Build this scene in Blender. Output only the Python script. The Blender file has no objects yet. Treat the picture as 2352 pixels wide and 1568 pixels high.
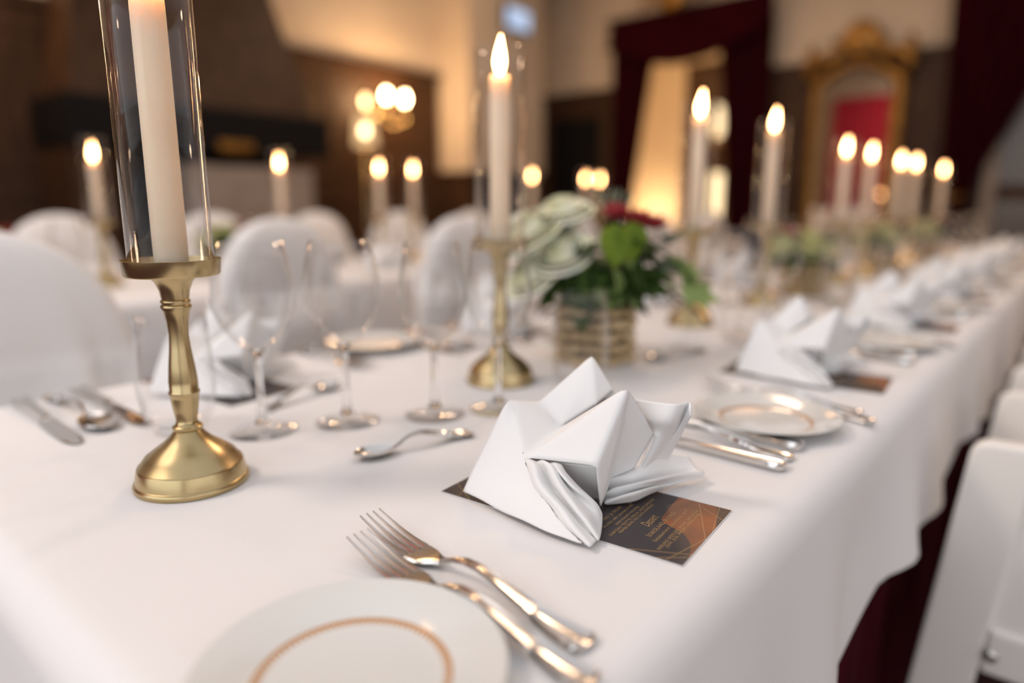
import bpy, bmesh, math, random
from math import sin, cos, pi, radians as R, atan2, hypot
from mathutils import Vector, Matrix

random.seed(7)
C = bpy.context.scene.collection
SC = bpy.context.scene
ZCEIL = 3.55
T = 0.75                                   # height of the table top; heights below are written relative to it

# ------------------------------------------------------------------ camera
cd = bpy.data.cameras.new('camera')
cam = bpy.data.objects.new('camera', cd); C.objects.link(cam)
cam.location = (0, 0, T + 0.228)
cam.rotation_euler = (R(90 - 11.22), 0, R(40.4))
cd.sensor_width = 36; cd.lens = 24; cd.clip_start = 0.01; cd.clip_end = 60
cd.dof.use_dof = True; cd.dof.focus_distance = 0.50; cd.dof.aperture_fstop = 1.5
SC.camera = cam

# ------------------------------------------------------------------ world, exposure, lamps
w = bpy.data.worlds.new('world'); SC.world = w; w.use_nodes = True
w.node_tree.nodes['Background'].inputs[0].default_value = (0.9, 0.75, 0.62, 1)
w.node_tree.nodes['Background'].inputs[1].default_value = 0.05
SC.view_settings.view_transform = 'Standard'; SC.view_settings.look = 'None'
SC.view_settings.gamma = 1; SC.view_settings.use_curve_mapping = False
SC.view_settings.exposure = 0.0
SC.cycles.use_denoising = True
SC.cycles.max_bounces = 10; SC.cycles.diffuse_bounces = 3; SC.cycles.glossy_bounces = 4
SC.cycles.transmission_bounces = 8; SC.cycles.transparent_max_bounces = 24
SC.cycles.caustics_reflective = False; SC.cycles.caustics_refractive = False
SC.cycles.sample_clamp_indirect = 6

def area(name, loc, size, power, color, rot=(0, 0, 0), sizey=None):
    l = bpy.data.lights.new(name, 'AREA'); l.energy = power; l.color = color; l.size = size
    if sizey: l.shape = 'RECTANGLE'; l.size_y = sizey
    o = bpy.data.objects.new(name, l); o.location = loc; o.rotation_euler = rot; C.objects.link(o)
    return o
def point(name, loc, power, color, rad=0.05):
    l = bpy.data.lights.new(name, 'POINT'); l.energy = power; l.color = color; l.shadow_soft_size = rad
    o = bpy.data.objects.new(name, l); o.location = loc; C.objects.link(o)
    return o
area('ceiling_light_near', (-0.6, -0.1, ZCEIL), 5.0, 46, (0.785, 0.875, 0.985))
area('fill_light_near', (-0.2, -2.45, 1.75), 4.4, 52, (0.785, 0.875, 0.985), (R(90), 0, 0), 2.2)  # added frontal fill behind the camera; the near wall has no window
area('fill_light_right', (2.5, -0.2, 1.75), 4.0, 30, (0.84, 0.90, 1.0), (R(90), 0, R(90)), 2.2)  # added fill for the right cloth drop and chairs; no window built there
point('fill_light_left', (-4.65, 0.75, 2.35), 22, (1.0, 0.62, 0.30), .08)  # added warm fill for the left panelling, out of frame and without a fixture
for lx_, ly_, lp_ in ((-1.5, 3.3, 30), (-3.3, 4.3, 28), (0.6, 4.6, 26)): area('ceiling_downlight', (lx_, ly_, ZCEIL), 0.45, lp_, (1.0, 0.69, 0.46))
area('fill_light_rear', (-2.2, -1.2, ZCEIL), 0.8, 60, (1.0, 0.85, 0.75))  # added to brighten the red curtain that the mirror reflects
WARM = (1.0, 0.62, 0.30)

# ------------------------------------------------------------------ materials
def mat(name, col, rough=0.5, metal=0.0, **kw):
    m = bpy.data.materials.new(name); m.use_nodes = True
    b = m.node_tree.nodes['Principled BSDF']
    b.inputs['Base Color'].default_value = (*col, 1)
    b.inputs['Roughness'].default_value = rough
    b.inputs['Metallic'].default_value = metal
    for k, v in kw.items(): b.inputs[k.replace('_', ' ')].default_value = v
    return m
def N(m, t, **kw):
    n = m.node_tree.nodes.new(t)
    for k, v in kw.items(): setattr(n, k, v)
    return n
def LK(m, a, b): m.node_tree.links.new(a, b)
def bsdf(m): return m.node_tree.nodes['Principled BSDF']
def noise_mix(m, c1, c2, scale, detail=3, stretch=(1, 1, 1)):
    tc = N(m, 'ShaderNodeTexCoord'); mp = N(m, 'ShaderNodeMapping'); mp.inputs['Scale'].default_value = stretch
    nz = N(m, 'ShaderNodeTexNoise'); nz.inputs['Scale'].default_value = scale; nz.inputs['Detail'].default_value = detail
    cr = N(m, 'ShaderNodeValToRGB')
    cr.color_ramp.elements[0].position = 0.3; cr.color_ramp.elements[0].color = (*c1, 1)
    cr.color_ramp.elements[1].position = 0.7; cr.color_ramp.elements[1].color = (*c2, 1)
    LK(m, tc.outputs['Object'], mp.inputs[0]); LK(m, mp.outputs[0], nz.inputs['Vector'])
    LK(m, nz.outputs['Fac'], cr.inputs[0]); LK(m, cr.outputs[0], bsdf(m).inputs['Base Color'])
    return nz
def bump(m, scale, strength, dist=0.001):
    tc = N(m, 'ShaderNodeTexCoord'); nz = N(m, 'ShaderNodeTexNoise'); nz.inputs['Scale'].default_value = scale
    bp = N(m, 'ShaderNodeBump'); bp.inputs['Strength'].default_value = strength; bp.inputs['Distance'].default_value = dist
    LK(m, tc.outputs['Object'], nz.inputs['Vector']); LK(m, nz.outputs['Fac'], bp.inputs['Height'])
    LK(m, bp.outputs[0], bsdf(m).inputs['Normal'])

M = {}
M['cloth'] = mat('white_tablecloth', (0.80, 0.775, 0.765), 0.92, Specular_IOR_Level=0.15); bump(M['cloth'], 1400, 0.12, 0.0004)
M['napkin'] = mat('white_napkin_linen', (0.84, 0.83, 0.82), 0.9, Specular_IOR_Level=0.15); bump(M['napkin'], 1800, 0.15, 0.0004)
M['cover'] = mat('white_chair_cover', (0.80, 0.775, 0.755), 0.95, Specular_IOR_Level=0.1); bump(M['cover'], 300, 0.1)
M['burgundy'] = mat('burgundy_cloth', (0.045, 0.004, 0.008), 0.95, Specular_IOR_Level=0.05); noise_mix(M['burgundy'], (0.032, 0.003, 0.006), (0.06, 0.006, 0.011), 9, 2, (1, 6, 1))
M['velvet'] = mat('dark_red_velvet', (0.035, 0.003, 0.006), 0.95, Specular_IOR_Level=0.05); noise_mix(M['velvet'], (0.018, 0.0012, 0.003), (0.036, 0.0022, 0.005), 6, 2, (3, 3, 0.4))
M['redcloth'] = mat('red_cloth', (0.45, 0.01, 0.03), 0.8)
M['brass'] = mat('brushed_brass', (0.56, 0.41, 0.175), 0.27, 1.0)
noise_mix(M['brass'], (0.45, 0.345, 0.175), (0.55, 0.43, 0.235), 30, 3)
M['silver'] = mat('polished_silver', (0.70, 0.675, 0.65), 0.17, 1.0)
M['wax'] = mat('ivory_wax', (0.88, 0.66, 0.50), 0.45, Subsurface_Weight=0.9, Subsurface_Scale=0.05)
bsdf(M['wax']).inputs['Subsurface Radius'].default_value = (1.0, 0.62, 0.42)
M['wick'] = mat('charred_wick', (0.02, 0.015, 0.01), 0.9)
M['porcelain'] = mat('white_porcelain', (0.80, 0.785, 0.755), 0.12, Coat_Weight=0.4)
M['chairwhite'] = mat('white_painted_chair', (0.92, 0.87, 0.81), 0.4)
M['steel'] = mat('steel_bolt', (0.7, 0.68, 0.64), 0.25, 1.0)
M['darkwood'] = mat('dark_stained_oak', (0.045, 0.022, 0.011), 0.5, Specular_IOR_Level=0.2)
noise_mix(M['darkwood'], (0.028, 0.013, 0.007), (0.075, 0.037, 0.018), 5, 5, (6, 6, 0.7))
M['black'] = mat('near_black_lacquer', (0.006, 0.005, 0.005), 0.7, Specular_IOR_Level=0.15)
M['plaster'] = mat('cream_plaster', (0.60, 0.49, 0.37), 0.9); noise_mix(M['plaster'], (0.57, 0.46, 0.345), (0.63, 0.52, 0.40), 3)
M['ceiling'] = mat('ceiling_paint', (0.72, 0.69, 0.65), 0.9); noise_mix(M['ceiling'], (0.70, 0.67, 0.63), (0.74, 0.71, 0.67), 3)
M['carpet'] = mat('dark_red_carpet', (0.05, 0.012, 0.013), 0.95); noise_mix(M['carpet'], (0.03, 0.006, 0.008), (0.07, 0.018, 0.018), 60)
M['stone'] = mat('pale_stone', (0.30, 0.24, 0.20), 0.7); noise_mix(M['stone'], (0.26, 0.205, 0.17), (0.34, 0.28, 0.23), 8)
M['gilt'] = mat('gilt_wood', (0.42, 0.22, 0.055), 0.42, 0.7); noise_mix(M['gilt'], (0.20, 0.095, 0.02), (0.42, 0.22, 0.05), 14)
M['mirror'] = mat('mirror_glass', (0.85, 0.85, 0.84), 0.02, 1.0)
M['rattan'] = mat('rattan', (0.42, 0.28, 0.13), 0.6); noise_mix(M['rattan'], (0.34, 0.22, 0.10), (0.66, 0.50, 0.29), 60)
M['leaf'] = mat('dark_green_leaf', (0.02, 0.05, 0.012), 0.6, Specular_IOR_Level=0.2); noise_mix(M['leaf'], (0.012, 0.032, 0.008), (0.06, 0.11, 0.018), 25)
M['brightleaf'] = mat('bright_green_leaf', (0.16, 0.27, 0.02), 0.6, Specular_IOR_Level=0.2); noise_mix(M['brightleaf'], (0.075, 0.13, 0.010), (0.17, 0.24, 0.016), 25)
M['paleleaf'] = mat('grey_green_leaf', (0.22, 0.26, 0.17), 0.55); noise_mix(M['paleleaf'], (0.13, 0.17, 0.10), (0.3, 0.34, 0.25), 30)
M['ivyleaf'] = mat('ivy_green_leaf', (0.12, 0.18, 0.05), 0.6, Specular_IOR_Level=0.2); noise_mix(M['ivyleaf'], (0.13, 0.20, 0.05), (0.32, 0.40, 0.15), 30)
M['rose'] = mat('cream_green_petal', (0.70, 0.70, 0.42), 0.55, Subsurface_Weight=0.15, Subsurface_Scale=0.01); noise_mix(M['rose'], (0.74, 0.73, 0.47), (0.92, 0.90, 0.80), 30)
M['rose_warm_lit'] = mat('warm_lit_petal', (0.60, 0.58, 0.26), 0.6); noise_mix(M['rose_warm_lit'], (0.44, 0.46, 0.16), (0.74, 0.70, 0.42), 30)  # warm light on the farther roses is put into this petal colour
M['redpetal'] = mat('deep_red_petal', (0.28, 0.008, 0.015), 0.55)
M['twig'] = mat('brown_twig', (0.12, 0.075, 0.04), 0.8)
M['carddark'] = mat('charcoal_card', (0.040, 0.031, 0.033), 0.5)
M['cardorange'] = mat('copper_print', (0.33, 0.085, 0.022), 0.5); noise_mix(M['cardorange'], (0.13, 0.06, 0.036), (0.33, 0.095, 0.028), 22, 3)
M['cardbrown'] = mat('brown_print', (0.085, 0.05, 0.036), 0.5)
M['goldink'] = mat('gold_ink', (0.44, 0.27, 0.115), 0.45)
M['paper'] = mat('white_card_edge', (0.75, 0.72, 0.7), 0.7)

def emitter(name, col, s):
    m = bpy.data.materials.new(name); m.use_nodes = True; nt = m.node_tree; nt.nodes.clear()
    e = nt.nodes.new('ShaderNodeEmission'); e.inputs[0].default_value = (*col, 1); e.inputs[1].default_value = s
    o = nt.nodes.new('ShaderNodeOutputMaterial'); nt.links.new(e.outputs[0], o.inputs[0]); return m
M['flame'] = emitter('candle_flame', (1.0, 0.50, 0.20), 42)
M['bulb'] = emitter('warm_bulb', (1.0, 0.66, 0.34), 75)
M['dimbulb'] = emitter('dim_bulb', (1.0, 0.6, 0.27), 14)
M['shadeglow'] = emitter('lit_lamp_shade', (1.0, 0.62, 0.30), 1.1)
def glowing_shade(name, col, s_):
    m = emitter(name, col, s_); nt = m.node_tree; e = nt.nodes['Emission']; o = nt.nodes['Material Output']
    tr = nt.nodes.new('ShaderNodeBsdfTransparent'); mx = nt.nodes.new('ShaderNodeMixShader'); mx.inputs[0].default_value = .35
    nt.links.new(e.outputs[0], mx.inputs[1]); nt.links.new(tr.outputs[0], mx.inputs[2]); nt.links.new(mx.outputs[0], o.inputs[0]); return m
M['shadeglow'] = glowing_shade('lit_gauze_shade', (1.0, 0.62, 0.30), 1.0)
M['corridorlamp'] = emitter('lit_corridor_shade', (1.0, 0.74, 0.42), 2.2)
M['screen'] = emitter('bluish_sign_face', (0.50, 0.60, 0.80), 1.1)

def thin_glass():
    m = bpy.data.materials.new('clear_thin_glass'); m.use_nodes = True; nt = m.node_tree; nt.nodes.clear()
    lw = nt.nodes.new('ShaderNodeLayerWeight'); lw.inputs['Blend'].default_value = 0.5
    p = nt.nodes.new('ShaderNodeMath'); p.operation = 'POWER'; p.inputs[1].default_value = 3.7
    ma = nt.nodes.new('ShaderNodeMath'); ma.operation = 'MULTIPLY_ADD'; ma.inputs[1].default_value = 0.9; ma.inputs[2].default_value = 0.012
    tr = nt.nodes.new('ShaderNodeBsdfTransparent'); tr.inputs[0].default_value = (0.985, 0.985, 0.985, 1)
    gl = nt.nodes.new('ShaderNodeBsdfGlossy'); gl.inputs['Roughness'].default_value = 0.015; gl.inputs[0].default_value = (0.95, 0.95, 0.95, 1)
    mx = nt.nodes.new('ShaderNodeMixShader'); o = nt.nodes.new('ShaderNodeOutputMaterial')
    nt.links.new(lw.outputs['Facing'], p.inputs[0]); nt.links.new(p.outputs[0], ma.inputs[0]); nt.links.new(ma.outputs[0], mx.inputs[0])
    nt.links.new(tr.outputs[0], mx.inputs[1]); nt.links.new(gl.outputs[0], mx.inputs[2]); nt.links.new(mx.outputs[0], o.inputs[0])
    return m
M['thin'] = thin_glass()
M['glass'] = mat('clear_solid_glass', (1, 1, 1), 0.01, Transmission_Weight=1.0, IOR=1.48)

def gold_band():
    # printed gilt band with inward teeth on the plate well
    m = mat('white_porcelain_gilt_band', (0.69, 0.68, 0.65), 0.14, Coat_Weight=0.2)
    tc = N(m, 'ShaderNodeTexCoord'); sp = N(m, 'ShaderNodeSeparateXYZ'); LK(m, tc.outputs['Object'], sp.inputs[0])
    def mth(op, a, b=None):
        n = N(m, 'ShaderNodeMath', operation=op)
        for i, v in enumerate((a, b)):
            if v is None: continue
            if isinstance(v, (int, float)): n.inputs[i].default_value = v
            else: LK(m, v, n.inputs[i])
        return n.outputs[0]
    x, y = sp.outputs[0], sp.outputs[1]
    r = mth('SQRT', mth('ADD', mth('MULTIPLY', x, x), mth('MULTIPLY', y, y)))
    a = mth('ARCTAN2', y, x)
    tooth = mth('PINGPONG', mth('MULTIPLY', a, 84 / (2 * pi)), 0.5)          # 0..0.5
    inner = mth('ADD', 0.0428, mth('MULTIPLY', tooth, 0.0068))
    band = mth('MULTIPLY', mth('GREATER_THAN', r, inner), mth('LESS_THAN', r, 0.0480))
    mx = N(m, 'ShaderNodeMix', data_type='RGBA'); LK(m, band, mx.inputs[0])
    mx.inputs[6].default_value = (0.69, 0.68, 0.65, 1); mx.inputs[7].default_value = (0.50, 0.26, 0.11, 1)
    LK(m, mx.outputs[2], bsdf(m).inputs['Base Color'])
    return m
M['plate'] = gold_band()

# ------------------------------------------------------------------ mesh helpers
def mesh(name, verts, faces, smooth=False):
    me = bpy.data.meshes.new(name); me.from_pydata([tuple(v) for v in verts], [], faces); me.validate(); me.update()
    if smooth:
        me.shade_smooth()
    return me
def obj(name, me, m, parent=None, loc=None, rot=None):
    o = bpy.data.objects.new(name, me); C.objects.link(o)
    if m is not None and me is not None and not me.materials: me.materials.append(m)
    if m is not None and me is not None and me.materials[0] != m:
        o.material_slots[0].link = 'OBJECT'; o.material_slots[0].material = m
    if parent: o.parent = parent
    if loc is not None: o.location = loc
    if rot is not None: o.rotation_euler = rot
    return o
def tag(o, label=None, cat=None, group=None, kind=None):
    if label: o['label'] = label
    if cat: o['category'] = cat
    if group: o['group'] = group
    if kind: o['kind'] = kind
    return o
def thing(name, label, cat, loc=(0, 0, 0), rotz=0, group=None):
    o = bpy.data.objects.new(name, None); C.objects.link(o); o.location = loc; o.rotation_euler = (0, 0, rotz)
    o.empty_display_size = 0.05
    return tag(o, label, cat, group)
def struct(name, me, m, parent=None):
    o = obj(name, me, m, parent)
    if not parent: o['kind'] = 'structure'
    return o
class MB:
    """collects shapes into one mesh"""
    def __init__(s): s.v = []; s.f = []
    def add(s, v, f):
        o = len(s.v); s.v += [tuple(p) for p in v]; s.f += [tuple(i + o for i in q) for q in f]; return s
    def box(s, a, b):
        x0, y0, z0 = a; x1, y1, z1 = b
        return s.add([(x0, y0, z0), (x1, y0, z0), (x1, y1, z0), (x0, y1, z0), (x0, y0, z1), (x1, y0, z1), (x1, y1, z1), (x0, y1, z1)],
                     [(0, 3, 2, 1), (4, 5, 6, 7), (0, 1, 5, 4), (1, 2, 6, 5), (2, 3, 7, 6), (3, 0, 4, 7)])
    def prism(s, pts, axis, a, b):
        """polygon pts in the plane across axis ('y': (x,z) pairs, 'x': (y,z), 'z': (x,y)) extruded a..b"""
        def P(p, t):
            return {'y': (p[0], t, p[1]), 'x': (t, p[0], p[1]), 'z': (p[0], p[1], t)}[axis]
        n = len(pts)
        v = [P(p, a) for p in pts] + [P(p, b) for p in pts]
        f = [tuple(range(n))[::-1], tuple(range(n, 2 * n))] + [(i, (i + 1) % n, n + (i + 1) % n, n + i) for i in range(n)]
        return s.add(v, f)
    def lathe(s, prof, seg=32, closed=False, c=(0, 0, 0)):
        v = []; f = []; n = len(prof)
        for r, z in prof:
            for k in range(seg):
                a = 2 * pi * k / seg; v.append((c[0] + r * cos(a), c[1] + r * sin(a), c[2] + z))
        rng = n if closed else n - 1
        for i in range(rng):
            j = (i + 1) % n
            for k in range(seg):
                q = (k + 1) % seg
                f.append((i * seg + k, i * seg + q, j * seg + q, j * seg + k))
        if not closed:
            if prof[0][0] > 1e-6: f.append(tuple(range(seg))[::-1])
            if prof[-1][0] > 1e-6: f.append(tuple(range((n - 1) * seg, n * seg)))
        return s.add(v, f)
    def tube(s, path, rad, seg=8, cap=True):
        path = [Vector(p) for p in path]; n = len(path); v = []; f = []
        if not hasattr(rad, '__len__'): rad = [rad] * n
        up = Vector((0, 0, 1)); prevx = None
        for i, p in enumerate(path):
            d = (path[min(i + 1, n - 1)] - path[max(i - 1, 0)]).normalized()
            if prevx is None:
                x = d.cross(up) if abs(d.dot(up)) < 0.95 else d.cross(Vector((1, 0, 0)))
            else: x = prevx - d * prevx.dot(d)
            x.normalize(); prevx = x; yv = d.cross(x)
            for k in range(seg):
                a = 2 * pi * k / seg; v.append(p + (x * cos(a) + yv * sin(a)) * rad[i])
        for i in range(n - 1):
            for k in range(seg):
                q = (k + 1) % seg; f.append((i * seg + k, i * seg + q, (i + 1) * seg + q, (i + 1) * seg + k))
        if cap: f += [tuple(range(seg))[::-1], tuple(range((n - 1) * seg, n * seg))]
        return s.add(v, f)
    def grid(s, rows, wrap=False):
        n = len(rows); m = len(rows[0]); v = [p for r in rows for p in r]; f = []
        for i in range(n - 1):
            for j in range(m if wrap else m - 1):
                k = (j + 1) % m; f.append((i * m + j, i * m + k, (i + 1) * m + k, (i + 1) * m + j))
        return s.add(v, f)
    def mesh(s, name='shape', smooth=False, fix=False, weld=False):
        me = mesh(name, s.v, s.f, smooth)
        if fix or weld:
            b = bmesh.new(); b.from_mesh(me)
            if weld: bmesh.ops.remove_doubles(b, verts=b.verts, dist=1e-6)
            bmesh.ops.recalc_face_normals(b, faces=b.faces); b.to_mesh(me); b.free()
            if smooth: me.shade_smooth()
        return me
    def build(s, name, m, parent=None, smooth=False, fix=False, weld=False): return obj(name, s.mesh(name, smooth, fix, weld), m, parent)
def sharp(me, ang=35):
    me.shade_smooth()
    try: me.set_sharp_from_angle(angle=R(ang))
    except Exception: pass
    return me
def children(o): return [c for c in bpy.data.objects if c.parent == o]
def copy_tree(o, loc, rotz, label, group=None, kids=None):
    c = o.copy(); C.objects.link(c); c.location = loc; c.rotation_euler = (0, 0, rotz); c['label'] = label
    if group: c['group'] = group
    for ch in o.children:
        d = ch.copy(); C.objects.link(d); d.parent = c
        for g in ch.children:
            e = g.copy(); C.objects.link(e); e.parent = d
    return c
ORD = ['first', 'second', 'third', 'fourth', 'fifth', 'sixth', 'seventh', 'eighth', 'ninth', 'tenth']

# ================================================================== ROOM SHELL
XL, XR, Y0, Y1, ZC = -5.1, 2.6, -2.6, 6.6, 3.6
ZP = T + 1.47                                # top of the wood panelling
struct('floor', MB().box((XL - .1, Y0 - .1, -.1), (XR + .1, Y1 + .1, 0)).mesh('floor'), M['carpet'])
struct('ceiling', MB().box((XL - .1, Y0 - .1, ZC), (XR + .1, Y1 + .1, ZC + .1)).mesh('ceiling'), M['ceiling'])
struct('wall_left', MB().box((XL - .1, Y0, 0), (XL, Y1, ZC)).mesh('wall_left'), M['plaster'])
struct('wall_right', MB().box((XR, Y0, 0), (XR + .1, Y1, ZC)).mesh('wall_right'), M['plaster'])
struct('wall_near', MB().box((XL, Y0 - .1, 0), (XR, Y0, ZC)).mesh('wall_near'), M['plaster'])
DX0, DX1, DZ = -3.98, -2.60, 2.55            # doorway in the far wall
struct('wall_far', MB().box((XL, Y1, 0), (DX0, Y1 + .1, ZC)).box((DX1, Y1, 0), (XR, Y1 + .1, ZC)).box((DX0, Y1, DZ), (DX1, Y1 + .1, ZC)).mesh('wall_far'), M['plaster'])

def wainscot(name, p0, p1, inward, step=0.62):
    """oak panelling along p0-p1, each raised panel a child"""
    p0 = Vector(p0); p1 = Vector(p1); L = (p1 - p0).length; d = (p1 - p0).normalized(); n = Vector(inward)
    def bx(m, s0, s1, t0, t1, z0, z1):
        c = [p0 + d * s0 + n * t0, p0 + d * s1 + n * t0, p0 + d * s1 + n * t1, p0 + d * s0 + n * t1]
        v = [(q.x, q.y, z0) for q in c] + [(q.x, q.y, z1) for q in c]
        m.add(v, [(0, 3, 2, 1), (4, 5, 6, 7), (0, 1, 5, 4), (1, 2, 6, 5), (2, 3, 7, 6), (3, 0, 4, 7)])
    m = MB(); bx(m, 0, L, 0.001, .018, 0, ZP - .06)
    bx(m, 0, L, .018, .03, 0, .2); bx(m, 0, L, .018, .03, ZP - .22, ZP - .06); bx(m, 0, L, .018, .03, 1.02, 1.14)
    k = max(1, round(L / step)); st = L / k
    for i in range(k + 1):
        s = min(max(i * st, .05), L - .05); bx(m, s - .05, s + .05, .018, .029, .2, ZP - .22)
    o = struct(name, m.mesh(name, fix=True), M['darkwood'])
    cap = MB(); bx(cap, 0, L, .001, .065, ZP - .06, ZP); cap.build('panel_cap', M['darkwood'], o, fix=True)
    for i in range(k):
        for z0, z1 in ((.26, .96), (1.2, ZP - .28)):
            q = MB(); bx(q, i * st + .1, (i + 1) * st - .1, .018, .026, z0, z1); q.build('raised_panel', M['darkwood'], o, fix=True)
    return o
wainscot('trim_1', (XL, Y0, 0), (XL, 4.85, 0), (1, 0, 0))
wainscot('trim_2', (XL, Y1, 0), (DX0 - .12, Y1, 0), (0, -1, 0))
wainscot('trim_3', (DX1 + .12, Y1, 0), (XR, Y1, 0), (0, -1, 0))

# pale pier in the far left corner on a dark oak plinth
struct('trim_4', MB().box((XL, 4.9, T + .56), (-4.70, 6.02, ZC)).mesh('trim_4'), M['plaster'])
pl = struct('trim_5', MB().box((XL, 4.86, 0), (-4.66, 6.06, T + .53)).mesh('trim_5'), M['darkwood'])
MB().box((XL, 4.83, T + .53), (-4.63, 6.09, T + .56)).build('plinth_cap', M['darkwood'], pl)

# doorway frame and the warm lit corridor behind it
struct('trim_6', MB().box((DX0 - .12, Y1 - .05, 0), (DX0, Y1 + .12, DZ + .12)).box((DX1, Y1 - .05, 0), (DX1 + .12, Y1 + .12, DZ + .12)).box((DX0, Y1 - .05, DZ), (DX1, Y1 + .12, DZ + .12)).mesh('trim_6'), M['darkwood'])
struct('wall_corridor', MB().box((-5.6, Y1 + 2.2, 0), (-1.4, Y1 + 2.3, 2.9)).box((-5.6, Y1 + .1, 0), (-5.5, Y1 + 2.2, 2.9)).box((-1.5, Y1 + .1, 0), (-1.4, Y1 + 2.2, 2.9)).mesh('wall_corridor'), M['plaster'])
struct('ceiling_corridor', MB().box((-5.6, Y1 + .1, 2.9), (-1.4, Y1 + 2.3, 3.0)).mesh('ceiling_corridor'), M['ceiling'])
struct('floor_corridor', MB().box((-5.6, Y1 + .1, -.1), (-1.4, Y1 + 2.3, 0)).mesh('floor_corridor'), M['carpet'])
dd = struct('door_1', MB().box((-4.42, Y1 + 2.15, 0), (-3.3, Y1 + 2.2, 2.8)).mesh('door_1'), M['darkwood'])
MB().lathe([(0, 0), (.028, .004), (.03, .02), (.012, .04)], 12).build('door_handle', M['brass'], dd, True).matrix_local = Matrix.Translation((-3.46, Y1 + 2.15, 1.05)) @ Matrix.Rotation(R(90), 4, 'X')
# dark door in the panelling left of the curtained doorway
d2 = struct('door_2', MB().box((-4.95, Y1 - .06, 0), (-4.32, Y1 - .03, T + 1.18)).mesh('door_2'), M['black'])
for z0, z1 in ((.15, .85), (1.0, 1.8)): MB().box((-4.86, Y1 - .068, z0), (-4.41, Y1 - .06, z1)).build('door_panel', M['black'], d2)
point('corridor_fill_light', (-4.8, Y1 + 1.75, 0.85), 34, (1, .68, .36), .12)  # added low fill brightening the corridor wall, well away from the lamp itself
lp = thing('corridor_lamp', 'glowing tall lamp seen through the curtained doorway', 'lamp', (-3.55, Y1 + 1.3, 0))
MB().lathe([(0, 0), (.12, 0), (.12, .02), (.02, .05), (.02, .80), (0, .80)], 16).build('base', M['brass'], lp, True)
MB().lathe([(.075, .76), (.072, 1.36), (.07, 1.36), (.073, .76)], 20, True).build('lamp_shade', M['corridorlamp'], lp, True)
ws = thing('corridor_sconce', 'glowing wall light beyond the curtained doorway', 'sconce', (-3.93, Y1 + 2.1, 2.04))
MB().box((-.05, 0, -.28), (.05, .04, -.20)).build('bracket', M['brass'], ws)
MB().lathe([(.002, -.2), (.06, -.16), (.075, 0), (.05, .18), (.002, .22)], 14).build('lamp_shade', M['corridorlamp'], ws, True)
point('corridor_ceiling_light', (-4.3, Y1 + .9, 2.5), 34, (1, .62, .31), .15)

# ------------------------------------------------------------------ curtains
def drape(pts_top, pts_bot, z0, z1, y, folds, amp, name='drape', rows=10, ease=1.0):
    """pleated cloth hanging between x-range pts_top at z1 and pts_bot at z0"""
    cols = folds * 8; rr = []
    for i in range(rows + 1):
        t = (i / rows); e = t ** ease
        a = pts_top[0] + (pts_bot[0] - pts_top[0]) * e; b = pts_top[1] + (pts_bot[1] - pts_top[1]) * e
        z = z1 + (z0 - z1) * t
        row = []
        for j in range(cols + 1):
            u = j / cols
            row.append((a + (b - a) * u, y + amp * sin(u * folds * 2 * pi + .5 * sin(3 * t)) * (.7 + .3 * t), z))
        rr.append(row)
    return MB().grid(rr)
def solid(o, t=.006):
    md = o.modifiers.new('thickness', 'SOLIDIFY'); md.thickness = t; md.offset = 0; return o
cu = thing('door_curtain', 'dark red velvet curtain parted around the bright doorway, with swagged top', 'curtain', (0, 0, 0))
solid(drape((-4.10, -3.52), (-4.08, -3.93), .02, 2.80, Y1 - .17, 6, .035, ease=.75).build('left_drape', M['velvet'], cu, True))
solid(drape((-2.98, -2.44), (-2.70, -2.42), .02, 2.80, Y1 - .17, 6, .035, ease=.8).build('right_drape', M['velvet'], cu, True))
sw = []
for i in range(9):
    t = i / 8
    sw.append([(-4.10 + 1.66 * j / 24, Y1 - .23 - .035 * sin(t * 5 * pi) - .03 * t, 2.84 - t * (.30 + .22 * sin(pi * j / 24) ) ) for j in range(25)])
solid(MB().grid(sw).build('swag', M['velvet'], cu, True))
MB().tube([(-4.18, Y1 - .17, 2.83), (-2.36, Y1 - .17, 2.83)], .02, 8).build('curtain_rod', M['gilt'], cu, True)
orn = thing('gilt_ornament', 'gold carved ornament crowning the red curtain over the doorway', 'ornament', (-3.36, Y1 - .32, 2.90))
MB().lathe([(0, -.02), (.12, -.015), (.15, 0), (.12, .018), (.05, .03), (0, .035)], 20).build('rosette', M['gilt'], orn, True).matrix_local = Matrix.Translation((0, 0, .04)) @ Matrix.Rotation(R(90), 4, 'X')
for s in (-1, 1): MB().tube([(s * .10, 0, .02), (s * .22, 0, .07), (s * .32, 0, .03), (s * .30, 0, -.02), (s * .24, 0, 0)], [.03, .035, .03, .022, .015], 8).build('scroll', M['gilt'], orn, True)

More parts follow.
